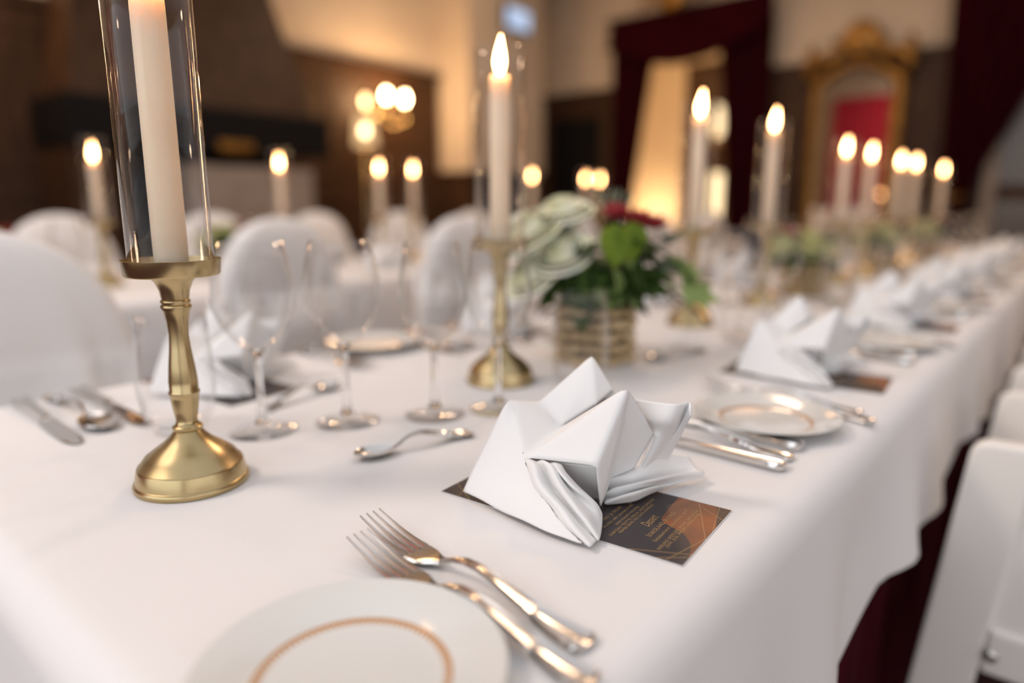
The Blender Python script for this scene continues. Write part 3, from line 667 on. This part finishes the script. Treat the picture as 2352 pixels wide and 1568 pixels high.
# ------------------------------------------------------------------ plates
plate_me = sharp(MB().lathe([(0, .0012), (.041, .0012), (.0425, .0002), (.0440, .0002), (.0455, .0030), (.0520, .0062), (.0640, .0098), (.0745, .0125), (.0752, .0133), (.0745, .0140),
                       (.0640, .0116), (.0530, .0082), (.0480, .0060), (.0440, .0046), (.0400, .0040), (0, .0038)], 72).mesh('bread_plate', fix=True), 55)
def plate(x, y, label, grp):
    tag(obj('bread_plate', plate_me, M['plate'], None, (x, y, T)), label, 'plate', grp)

# ------------------------------------------------------------------ cutlery (x along the piece from head to handle end)
def loft(stations, closed=True):
    """stations: x, half width, z centre, half thickness, edge bead"""
    rows = []
    for x, wd, z, th, bd in stations:
        ring = [(-1, 0), (-.86, 1 + bd), (-.6, .8), (0, .7), (.6, .8), (.86, 1 + bd), (1, 0), (.8, -1), (0, -1.1), (-.8, -1)]
        rows.append([(x, wd * a, z + th * b) for a, b in ring])
    m = MB(); m.grid(rows, wrap=True); n = len(rows[0])
    m.f.append(tuple(range(n))[::-1]); m.f.append(tuple(range((len(rows) - 1) * n, len(rows) * n)))
    return m
def handle(x0, x1, z0, L=.0):
    """slim arched handle from neck x0 to flared end x1"""
    d = x1 - x0
    def zc(t): return z0 + .0085 * sin(pi * min(1, (t + .05) / .62)) ** 1.2 * (1 if t < .57 else 0) + (0 if t < .57 else 0)
    st = [(x0, .0026, z0, .0012, 0), (x0 + d * .06, .0024, z0 + .0026, .0012, .2), (x0 + d * .12, .0024, z0 + .0058, .0012, .3), (x0 + d * .20, .0027, z0 + .0084, .0012, .5), (x0 + d * .30, .0032, z0 + .0092, .0012, .7), (x0 + d * .42, .0038, z0 + .0080, .0012, .9),
          (x0 + d * .55, .0044, z0 + .0054, .0012, .9), (x0 + d * .63, .0047, z0 + .0038, .0012, .9), (x0 + d * .645, .0062, z0 + .0035, .0015, .9), (x0 + d * .66, .0054, z0 + .0032, .0012, .9), (x0 + d * .675, .0066, z0 + .0030, .0015, .9), (x0 + d * .69, .0056, z0 + .0026, .0012, .8),
          (x0 + d * .76, .0068, z0 + .0014, .0011, .7), (x0 + d * .84, .0084, z0 + .0004, .0011, .7), (x0 + d * .91, .0094, z0 - .0001, .0011, .7), (x0 + d * .935, .0095, z0 - .0002, .0011, .7), (x0 + d * .955, .0106, z0 - .0003, .0015, .9), (x0 + d * .97, .0098, z0 - .0003, .0013, .8),
          (x0 + d * .985, .0078, z0 - .0002, .0016, .9), (x0 + d * .995, .0050, z0 - .0002, .0014, .6), (x1, .0020, z0 - .0002, .0010, .3)]
    return loft(st)
def fork_meshes():
    tines = []
    for k in range(4):
        y0 = (-1.5 + k) * .0057; st = []
        for i in range(8):
            t = i / 7; x = .002 + .052 * t
            wd = .0007 + .0013 * min(1, t * 1.6)
            z = .0125 - .0105 * sin(t * pi / 2 * .98) + .0015
            st.append([(x, y0 * (.94 + .06 * t) + wd * a, z + (.0006 + .0006 * t) * b) for a, b in ((-1, 0), (-.6, 1), (.6, 1), (1, 0), (.6, -1), (-.6, -1))])
        m = MB().grid(st, wrap=True); m.f.append((5, 4, 3, 2, 1, 0)); m.f.append(tuple(range(42, 48)))
        tines.append(sharp(m.mesh('tine', fix=True), 50))
    head = loft([(.0535, .0112, .0032, .0012, 0), (.057, .0114, .0030, .0012, 0), (.064, .0108, .0030, .0013, 0), (.070, .0082, .0034, .0014, 0), (.075, .0052, .0042, .0015, .1), (.080, .0034, .0052, .0016, .2)])
    return tines, sharp(head.mesh('fork_head', fix=True), 40), sharp(handle(.078, .197, .0054).mesh('handle', fix=True), 40)
tine_me, fork_head_me, fork_handle_me = fork_meshes()
for v in fork_handle_me.vertices:
    v.co.z -= .0030 * max(0, min(1, (v.co.x - .10) / .06))
def fork(x, y, a, label, grp, z=0.0):
    t = thing('fork', label, 'fork', (x, y, T + z + .0003), a, grp)
    obj('fork_head', fork_head_me, M['silver'], t); obj('handle', fork_handle_me, M['silver'], t)
    for me in tine_me: obj('tine', me, M['silver'], t)
knife_blade = loft([(0, .0012, .0018, .0005, 0), (.006, .0060, .0018, .0006, 0), (.02, .0088, .0018, .0007, 0), (.06, .0094, .0020, .0008, 0), (.10, .0086, .0024, .0010, 0), (.108, .0060, .0028, .0016, 0)]).mesh('blade', fix=True)
knife_handle = loft([(.106, .0052, .0036, .0026, .0), (.112, .0062, .0040, .0034, .1), (.15, .0068, .0042, .0036, .2), (.185, .0086, .0042, .0036, .2), (.203, .0098, .0042, .0038, .3), (.208, .0086, .0042, .0036, .3), (.211, .0050, .0042, .0026, .2)]).mesh('handle', fix=True)
sharp(knife_blade, 40); sharp(knife_handle, 40)
def knife(x, y, a, label, grp):
    t = thing('knife', label, 'knife', (x, y, T + .0003), a, grp)
    obj('blade', knife_blade, M['silver'], t); obj('handle', knife_handle, M['silver'], t)
def spoon_meshes(L, wb, lb):
    m = MB(); rows = []
    for sgn, off in ((1, 0), (-1, -.0011)):
        for i in range(9):
            t = i / 8; x = lb * t
            hw = wb * (sin(pi * (t * .96 + .02)) ** .6) * (1 - .18 * t) + .0006
            rows.append([(x, hw * a, .0075 - .0062 * (1 - a * a) * sin(pi * t) ** .7 + off + (.0006 if abs(a) == 1 else 0) * sgn) for a in (-1, -.75, -.4, 0, .4, .75, 1)])
    top, bot = rows[:9], rows[9:]
    ring = [a + b[::-1] for a, b in zip(top, bot)]
    m.grid(ring, wrap=True); n = 14
    m.f.append(tuple(range(n))[::-1]); m.f.append(tuple(range(8 * n, 9 * n)))
    bowl = sharp(m.mesh('spoon_bowl', fix=True), 50)
    h = handle(lb - .002, L, .0058)
    hm = h.mesh('handle', fix=True)
    for v in hm.vertices: v.co.z -= .0032 * max(0, min(1, (v.co.x - lb) / (L - lb) * 1.6 - .2))
    return bowl, sharp(hm, 40)
soup_sp = spoon_meshes(.195, .019, .062); des_sp = spoon_meshes(.125, .0125, .042)
def spoon(ms, x, y, a, label, grp, sc=1):
    t = thing('spoon', label, 'spoon', (x, y, T + .0003), a, grp)
    obj('spoon_bowl', ms[0], M['silver'], t); obj('handle', ms[1], M['silver'], t)

# ------------------------------------------------------------------ place settings
PITCH = .535
def dirang(a, b): return atan2(b[1] - a[1], b[0] - a[0])
def setting(side, k, full=3):
    S = (lambda x, y: (x, y + PITCH * k)) if side == 'right' else (lambda x, y: (-1.13 - x, .86 - y + PITCH * k))
    rot = 0 if side == 'right' else pi
    jr = 0 if (k == 0) else random.uniform(-.12, .12)
    where = ('at the nearest %s-hand place setting' % side) if k == 0 else 'at the %s %s-hand place setting from the near end' % (ORD[k], side)
    g = lambda s: '%s on the %s side of the main table' % (s, side)
    L = lambda s: s + ' ' + where
    x, y = S(-.285, .42); napkin(x + (.012 if side == 'left' else 0), y - (.025 if side == 'left' else 0), (rot + jr) if side == 'right' else .7 + jr, L('white napkin folded into peaks'), g('folded napkins'))
    cx, cy = S(-.1772, .3776 + (.034 if side == 'left' else 0)); menu_card(cx, cy, rot + R(95.3) + jr * .3, L('copper menu card under the napkin'), g('menu cards'), k < 2)
    x, y = S(-.247, .172); plate(x, y, L('white bread plate with gold band'), g('bread plates'))
    if full >= 3:
        x, y = S(-.3725, .2795); fork(x, y, rot + R(-3.0), L('silver fork next to the napkin'), g('forks'))
        x, y = S(-.3540, .2545); fork(x, y, rot + R(-2.6), L('silver fork beside the bread plate'), g('forks'))
        x, y = S(-.395, .584); knife(x, y, rot + R(.3), L('silver knife next to the napkin'), g('knives'))
        x, y = S(-.382, .619); spoon(soup_sp, x, y, rot + R(-1.5), L('silver soup spoon between two knives'), g('soup spoons'))
        x, y = S(-.400, .652); knife(x, y, rot + R(-1.5), L('silver knife farthest from the napkin'), g('knives'))
        if side == 'left' and k == 0: spoon(des_sp, -.722, .503, R(-78), L('small dessert spoon above the napkin'), g('dessert spoons'))
        else:
            x, y = S(-.489, .3545); spoon(des_sp, x, y, rot + R(76.5), L('small dessert spoon above the napkin'), g('dessert spoons'))
    if full >= 2:
        if side == 'right':
            for kk, px, py, nm in ((1, -.4981, .5615, 'rear'), (1, -.5373, .4998, 'front')):
                if k: px, py = (-.470, .645) if nm == 'front' else (-.435, .722)
                x, y = S(px, py); wine_glass(kk, x, y, L('%s slender empty wine glass' % nm), g('wine glasses'))
            x, y = S(-.489, .7087) if k == 0 else S(-.432, .7087 - .145)
            tumbler(x, y, L('empty stemless water tumbler'), g('water tumblers'))
        else:
            for px, py, nm in ((-.632, .3465, 'front'), (-.592, .4225, 'rear')):
                wine_glass(0, px - (.11 if k else 0), py + PITCH * k, L('%s broad empty wine glass' % nm), g('wine glasses'))
            tumbler(-.7041 - (.10 if k else 0), .2943 - (.03 if k else 0) + PITCH * k, L('empty stemless water tumbler'), g('water tumblers'))
for k in range(7): setting('right', k, 3 if k < 5 else 2)
for k in range(6): setting('left', k, 3 if k < 3 else 2)

# settings on the second table
for i in range(7):
    for sx, nm in ((-2.0, 'near'), (-2.36, 'far')):
        napkin(sx, .5 + .56 * i, 0 if nm == 'near' else pi, 'folded white napkin, %s from the left on the %s side of the second table' % (ORD[i], nm), 'napkins on the second table')
    wine_glass(0, -2.06, .62 + .56 * i, 'empty wine glass, %s from the left on the second table' % ORD[i], 'wine glasses on the second table')

# ------------------------------------------------------------------ flower arrangements in rattan baskets
def leaf_mesh(L, wd, curl=.25, fold=.25, n=6):
    rows = []
    for i in range(n + 1):
        t = i / n; hw = wd * (sin(pi * t ** .8) ** .8) * (1 - .15 * t) + .0003
        z = -curl * L * t * t
        rows.append([(L * t, hw * a, z + fold * abs(a) * hw) for a in (-1, -.5, 0, .5, 1)])
    m = MB().grid(rows); return m.mesh('leaf', True)
def ivy_mesh(L):
    o2 = [(0, 0), (.05, .25), (.30, .52), (.38, .27), (.70, .40), (.66, .17), (1, 0)]
    pts = o2 + [(x, -y) for x, y in o2[-2:0:-1]]
    v = [(.35 * L, 0, .0)] + [(x * L, y * L, -.10 * L * x - .12 * L * abs(y)) for x, y in pts]
    n = len(pts)
    return mesh('leaf', v, [(0, 1 + i, 1 + (i + 1) % n) for i in range(n)], True)
def rose_mesh(r, seed):
    rnd = random.Random(seed); m = MB()
    for layer, (cnt, rr, tilt, hh) in enumerate(((3, .28, 8, 1.0), (4, .48, 16, 1.0), (5, .70, 28, .95), (6, .88, 44, .88), (6, 1.0, 62, .8))):
        for k in range(cnt):
            a0 = 2 * pi * k / cnt + layer * .7 + rnd.uniform(-.2, .2); wdt = 2 * pi / cnt * .78; rows = []
            for i in range(6):
                t = i / 5
                row = []
                for j in range(7):
                    s = -1 + 2 * j / 6; a = a0 + s * wdt * (.45 + .55 * sin(pi * min(t, .8) * .62))
                    th = R(tilt) * t
                    rad = r * rr * (.25 + .75 * sin(min(1, t * 1.15) * pi / 2)) * (1 - .06 * s * s) + (r * .12 * max(0, t - .75) / .25 * (layer > 1))
                    z = r * hh * (t * cos(th * .55)) * 1.15 - r * .08 * s * s * t - (r * .16 * max(0, t - .8) / .2 if layer > 1 else 0)
                    row.append((rad * cos(a), rad * sin(a), z + rnd.uniform(-.01, .01) * r))
                rows.append(row)
            m.grid(rows)
    m.lathe([(.001, .05 * r), (r * .42, r * .18), (r * .62, r * .5), (r * .5, r * .85), (r * .2, r * 1.02), (.0005, r * 1.05)], 14)
    return m.mesh('rose', True)
leaf_big = [leaf_mesh(.062, .024), leaf_mesh(.052, .021, .4), leaf_mesh(.07, .022, .15, .35), leaf_mesh(.045, .02, .1, .3)]
euc_leaf = leaf_mesh(.022, .009, .1, .1, 4); ivy = ivy_mesh(.062)
rose_big = [rose_mesh(.046, 1), rose_mesh(.040, 2), rose_mesh(.036, 3)]
rose_alt = [rose_mesh(.046, 4), rose_mesh(.040, 5), rose_mesh(.036, 6)]
red_flower = MB()
for k in range(22):
    a = k * 2.4; e = R(20 + 60 * ((k * 7) % 10) / 10); l = .024
    red_flower.tube([(0, 0, 0), (l * .6 * cos(a) * cos(e), l * .6 * sin(a) * cos(e), l * .6 * sin(e)), (l * cos(a) * cos(e), l * sin(a) * cos(e), l * sin(e) * .9)], [.001, .0035, .0012], 5)
red_me = red_flower.mesh('red_flower', True)
feather = MB()
for k in range(12):
    a = k * .9; feather.tube([(0, 0, 0), (.006 * cos(a), .006 * sin(a), .02), (.016 * cos(a), .016 * sin(a), .036 + .006 * (k % 3))], [.0008, .0007, .0016], 5)
feather_me = feather.mesh('seed_sprig')
band_me = []
for j in range(5):
    m = MB(); pts = []
    for i in range(49):
        a = 2 * pi * i / 48; pts.append((.0535 * (1 + .085 * sin(8 * a + j * pi)) * cos(a), .0535 * (1 + .085 * sin(8 * a + j * pi)) * sin(a), 0.0082 + .0172 * j + .0014 * sin(5 * a + j)))
    m.tube(pts, .0060, 8, False); band_me.append(m.mesh('weave_band', True))
stake_me = MB().tube([(0, 0, .001), (0, 0, .086)], .0020, 6).mesh('stake', True)
inner_me = MB().lathe([(0, .001), (.047, .001), (.049, .078), (0, .078)], 24).mesh('gap_shade_liner')
def orient(o, loc, d, roll=0.0):
    d = Vector(d).normalized(); q = d.to_track_quat('X', 'Z'); o.location = loc
    o.rotation_mode = 'QUATERNION'; o.rotation_quaternion = q @ Matrix.Rotation(roll, 3, 'X').to_quaternion()
def basket(root):
    b = obj('basket', inner_me, M['wick'], root)  # near-black lining puts the shade in the weave gaps into its colour
    for me in band_me: obj('weave_band', me, M['rattan'], b)
    for i in range(16): obj('stake', stake_me, M['rattan'], b, (.0535 * cos(2 * pi * i / 16), .0535 * sin(2 * pi * i / 16), 0))
def arrangement(x, y, label, grp, seed, hero=False, rz=0, zs=1.0, nleaf=26):
    rnd = random.Random(seed)
    t = thing('flower_basket', label, 'flower arrangement', (x, y, T), rz, grp)
    basket(t)
    def leaf(me, m, loc, d, roll=0.0, sc=1.0):
        o = obj('leaf', me, M[m], t); orient(o, loc, d, roll); o.scale = (sc, sc, sc)
    for i in range(nleaf):
        a = 2 * pi * i / nleaf * 3.1 + rnd.uniform(-.3, .3); el = rnd.uniform(-.35, 1.0); r0 = rnd.uniform(.015, .045)
        z0 = rnd.uniform(.085, .13)
        leaf(rnd.choice(leaf_big), rnd.choice(['leaf'] * 5 + ['ivyleaf']), (r0 * cos(a), r0 * sin(a), z0), (cos(a), sin(a), el), rnd.uniform(-.7, .7))
    core = MB().lathe([(.001, .075), (.045, .078), (.060, .100), (.056, .125), (.036, .148), (.001, .156)], 18); core.build('moss', M['leaf'], t, True)
    if hero:
        for i in range(46):
            a = rnd.uniform(0, 6.28); u = rnd.uniform(0, 1); rr_ = .034 + .030 * math.sqrt(u)
            leaf(rnd.choice(leaf_big), rnd.choice(['leaf'] * 4 + ['ivyleaf']), (rr_ * cos(a), rr_ * sin(a), .10 + .085 * (1 - u) + rnd.uniform(0, .02)), (cos(a), sin(a), rnd.uniform(-.9, .7)), rnd.uniform(-.6, .6), rnd.uniform(.6, .95))
        for i, (p, k, tilt) in enumerate((((-.052, -.066, .158), 0, (-.30, -.55)), ((-.040, -.025, .190), 1, (.0, -.35)), ((-.044, -.070, .112), 1, (-.2, -.9)), ((-.082, -.052, .175), 2, (-.6, -.3)), ((-.012, -.056, .140), 1, (.1, -.7)))):
            o = obj('rose', rose_big[k], M['rose'], t); o.location = p; o.scale = (1.12, 1.12, 1.12)
            o.rotation_mode = 'QUATERNION'; o.rotation_quaternion = Vector((tilt[0], tilt[1], 1)).to_track_quat('Z', 'Y')
        V = Vector((-.65, .76, 0)); Rt = Vector((.76, .65, 0))
        def at(p): return Vector(p)
        leaf(leaf_big[0], 'brightleaf', (.060, -.050, .205), (.22, -.26, -.80), .0, .95); leaf(leaf_big[1], 'brightleaf', (.078, -.034, .208), (.25, -.2, -.85), -.2, 1.05)
        leaf(leaf_big[0], 'leaf', (0.062, -0.021, 0.160), (.45, .2, -.75), .3, 1.15); leaf(leaf_big[2], 'leaf', (0.016, -0.060, 0.165), (.1, -.15, -.9), .1, 1.1)
        leaf(leaf_big[1], 'leaf', (0.030, -0.060, 0.150), (.3, -.1, -.9), .4, 1.2); leaf(leaf_big[2], 'brightleaf', (-.045, -.065, .128), (.8, .1, -.15), .7, .9)
        leaf(leaf_big[2], 'brightleaf', (.0, -.06, .115), (.75, .5, .25), .6, .9); leaf(leaf_big[0], 'leaf', (-.06, -.06, .135), (-.7, -.6, -.25), .0, 1.0)
        leaf(leaf_big[0], 'ivyleaf', (0.062, -0.055, 0.146), (.4, .1, -.9), 0, .9); leaf(leaf_big[3], 'leaf', (-.01, -.06, .16), (-.1, -.3, -.9), 0, 1.1)
        leaf(leaf_big[3], 'leaf', (.06, .01, .165), (.5, .5, -.5), .2, 1.2); leaf(leaf_big[0], 'leaf', (.05, .03, .17), (.6, .6, -.1), .2, 1.0)
        for k in range(14):
            a = 2 * pi * k / 14 + .2; leaf(leaf_big[k % 4], ('leaf', 'brightleaf', 'leaf', 'ivyleaf', 'leaf')[k % 5], (.046 * cos(a), .046 * sin(a), .108 + .006 * (k % 3)), (cos(a), sin(a), .15 - .35 * (k % 2)), .5 * (-1) ** k, .95)
        leaf(leaf_big[0], 'ivyleaf', (.070, .060, .15), (.75, .6, -.3), -.4, 1.0); leaf(leaf_big[1], 'ivyleaf', (.060, .050, .135), (.75, .65, -.35), .5, 1.05)
        leaf(ivy, 'ivyleaf', (.098, .080, .118), (.76, .65, -.42), .8, 1.15); leaf(ivy, 'ivyleaf', (.085, .080, .145), (.6, .75, -.3), .7, .9)
        for p in ((.030, .012, .210), (.052, .030, .203), (.014, .024, .214), (.066, .046, .196)):
            o = obj('red_flower', red_me, M['redpetal'], t); o.location = p
        for k in range(26):
            s = k / 25; c0 = Vector((.040, .034, .165)).lerp(Vector((.098, .082, .185 - .06 * (k % 3))), s)
            leaf(euc_leaf, 'paleleaf', c0, (rnd.uniform(-1, 1), rnd.uniform(-1, 1), rnd.uniform(.0, 1)), rnd.uniform(-1, 1), rnd.uniform(.8, 1.3))
        MB().tube([(.03, .03, .12), (.06, .05, .165), (.10, .085, .185)], .0012, 5).build('twig', M['twig'], t)
        MB().tube([(.04, .02, .12), (.075, .06, .112), (.105, .10, .080), (.125, .118, .052)], .0022, 6).build('twig', M['twig'], t)
        for p in ((-.004, .036, .205), (.012, .045, .20)): obj('seed_sprig', feather_me, M['paleleaf'], t, p)
    else:
        for i in range(5):
            a = 2 * pi * i / 5 + rnd.uniform(-.4, .4); r0 = .045 if i else 0
            o = obj('rose', rose_alt[i % 3], M['rose_warm_lit'], t); o.location = (r0 * cos(a), r0 * sin(a), (.105 + .012 * (i == 0)) * zs)
            o.rotation_mode = 'QUATERNION'; o.rotation_quaternion = Vector((.6 * cos(a), .6 * sin(a), 1)).to_track_quat('Z', 'Y')
        for i in range(2):
            a = rnd.uniform(0, 6.28); obj('red_flower', red_me, M['redpetal'], t, (.05 * cos(a), .05 * sin(a), .155))
arrangement(-.5598, .8503, 'rattan basket of white roses, ivy and red blooms, nearest on the main table', 'flower baskets on the main table', 3, True, nleaf=44)
arrangement(-.57, 1.83, 'rattan flower basket, second from the near end of the main table', 'flower baskets on the main table', 5)
arrangement(-.57, 2.63, 'rattan flower basket, third from the near end of the main table', 'flower baskets on the main table', 8)
arrangement(-.57, 3.42, 'rattan flower basket, fourth from the near end of the main table', 'flower baskets on the main table', 11)
for i, y in enumerate((.47, 1.10, 2.24, 2.95)):
    arrangement(-2.17, y, 'rattan flower basket, %s from the left on the second table' % ORD[i], 'flower baskets on the second table', 20 + i, nleaf=20)

# ------------------------------------------------------------------ chairs with white fabric covers (left side)
def cover_mesh(hw, top, depth, seed, seat=.46, back=.07):
    """white slip cover: rounded back, flaring over the seat to the floor. Faces +X; origin on the floor below the back"""
    rnd = random.Random(seed); ph = [rnd.uniform(0, 6.28) for _ in range(4)]
    rows = []
    zs = [0, .15, .3, .42, .47, .52, .58, .66, .74] + [top - .21 + .21 * sin(pi / 2 * i / 9) for i in range(0, 10)]
    NS = 64
    for z in zs:
        u = max(0, (z - (top - .21)) / .21)
        w_ = hw * math.sqrt(max(0, 1 - u * u * .999)) ** .9 if u > 0 else hw + .03 * max(0, (seat - z) / seat)
        w_ = max(w_, .004)
        if z <= .47: f = depth
        else:
            s = max(0, 1 - (z - .47) / .22); f = back / 2 + .02 + (depth - back / 2 - .02) * s ** 2.6
        f = min(f, depth); bk = -back / 2 - .03 * max(0, (seat - z) / seat)
        if u > 0: f = back / 2 * math.sqrt(max(.02, 1 - u ** 4)) + .02 * (1 - u); bk = -back / 2 * math.sqrt(max(.02, 1 - u ** 4))
        ring = []
        for k in range(NS):
            a = 2 * pi * k / NS; ca, sa = cos(a), sin(a)
            e = .45
            px = math.copysign(abs(ca) ** e, ca); py = math.copysign(abs(sa) ** e, sa)
            xx = (f + bk) / 2 + (f - bk) / 2 * px; yy = w_ * py
            am = .010 * (1 - min(1, z / .95)) + .004 * (u == 0)
            wob = am * (sin(9 * a + ph[0] + 5 * z) + .6 * sin(15 * a + ph[1] - 3 * z))
            dg = .0042 * sin(26 * (z * .8 + yy * .9) + ph[2]) * max(0, min(1, (z - .5) / .15)) * (1 - u ** 2) + .005 * sin(15 * (z - yy * .7) + ph[3]) * max(0, min(1, (z - .5) / .2)) * (1 - u ** 2)
            ring.append((xx + wob * ca + dg * (1 if ca > 0 else -.3), yy + wob * sa + dg * .6, z))
        rows.append(ring)
    m = MB().grid(rows, wrap=True); m.f.append(tuple(range((len(rows) - 1) * NS, len(rows) * NS)))
    return m.mesh('fabric_cover', True, True)
cov = [cover_mesh(.205, .950, .21, 1), cover_mesh(.175, .950, .13, 2), cover_mesh(.19, .950, .19, 4)]
leg_me = MB().tube([(0, 0, 0), (0, 0, .44)], .014, 8).mesh('leg')
def covered_chair(k, x, y, rz, label, grp):
    t = thing('covered_chair', label, 'chair', (x, y, 0), rz, grp)
    obj('fabric_cover', cov[k], M['cover'], t)
covered_chair(0, -1.17, .215, R(-4), 'large white fabric-covered chair at the left edge of the main table', 'fabric covered chairs at the main table')
for i, (y, k) in enumerate(((.95, 1), (1.62, 1), (2.25, 1), (2.9, 1), (3.5, 1))):
    covered_chair(k, -1.585, y, pi + R(random.uniform(-6, 6)), 'white fabric-covered chair, %s from the left on the near side of the second table' % ORD[i], 'near row of covered chairs at the second table')
for i, y in enumerate((.84, 1.40, 1.92, 2.43, 3.0, 3.6)):
    covered_chair(2, -2.86, y, R(random.uniform(-6, 6)), 'white fabric-covered chair, %s from the left on the far side of the second table' % ORD[i], 'far row of covered chairs at the second table')

# ------------------------------------------------------------------ white wooden armchairs (right side)
def side_outline(off=0.0):
    def lean(z): return -.0906 + (z + .06) * .1004          # left edge leans a little
    return lean
def armchair(y, label):
    t = thing('white_armchair', label, 'chair', (0, y, T), 0, 'white wooden armchairs on the right')
    def lx(z): return -.0906 + (z + .06) * .1004
    for yy, s in ((0, 1), (.331, -1)):
        a, b = (yy, yy + .028) if s == 1 else (yy - .028, yy)
        W = .43
        # frame of the side: left stile, right stile, arm rail, low rail
        m = MB()
        arc_ = [(lx(-.06) + .022 - .022 * cos(q * pi / 10), -.06 - .022 + .022 * sin(q * pi / 10)) for q in range(6)]
        lst = [(lx(-.745), -.745)] + arc_ + [(lx(-.06) + .072, -.058), (lx(-.745) + .072, -.745)]
        m.prism(lst[::-1], 'y', a, b)
        m.prism([(lx(-.06) + .072, -.115), (lx(-.06) + .36, -.115), (lx(-.06) + .36, -.050), (lx(-.06) + .072, -.058)], 'y', a, b)
        m.prism([(lx(-.36) + .072, -.368), (lx(-.3) + .36, -.368), (lx(-.3) + .36, -.305), (lx(-.3) + .072, -.305)], 'y', a, b)
        m.prism([(lx(-.745) + .36, -.745), (lx(-.745) + .42, -.745), (lx(-.06) + .43, .06), (lx(-.06) + .36, .06)], 'y', a, b)
        fr = m.build('side_frame', M['chairwhite'], t, fix=True)
        bv = fr.modifiers.new('bevel', 'BEVEL'); bv.width = .005; bv.segments = 2; bv.limit_method = 'ANGLE'
        MB().box((lx(-.2) + .06, (a + b) / 2 - .006, -.31), (lx(-.2) + .37, (a + b) / 2 + .006, -.11)).build('side_panel', M['chairwhite'], t)
        MB().lathe([(0, -.006), (.004, -.006), (.0085, -.0035), (.009, 0), (.009, .004)], 16).build('bolt', M['steel'], t, True).matrix_local = Matrix.Translation((-.0387, a if s == 1 else b, -.3392)) @ Matrix.Rotation(R(-90 if s == 1 else 90), 4, 'X')
    MB().box((-.09, .03, -.335), (.28, .301, -.305)).build('seat', M['chairwhite'], t)
    MB().box((.29, .03, -.30), (.315, .301, .05)).build('backrest', M['chairwhite'], t)
for i in range(5):
    armchair(.9956 + .533 * i, 'white painted armchair with bolted side panels, %s from the camera along the right side' % ('nearest' if i == 0 else ORD[i]))
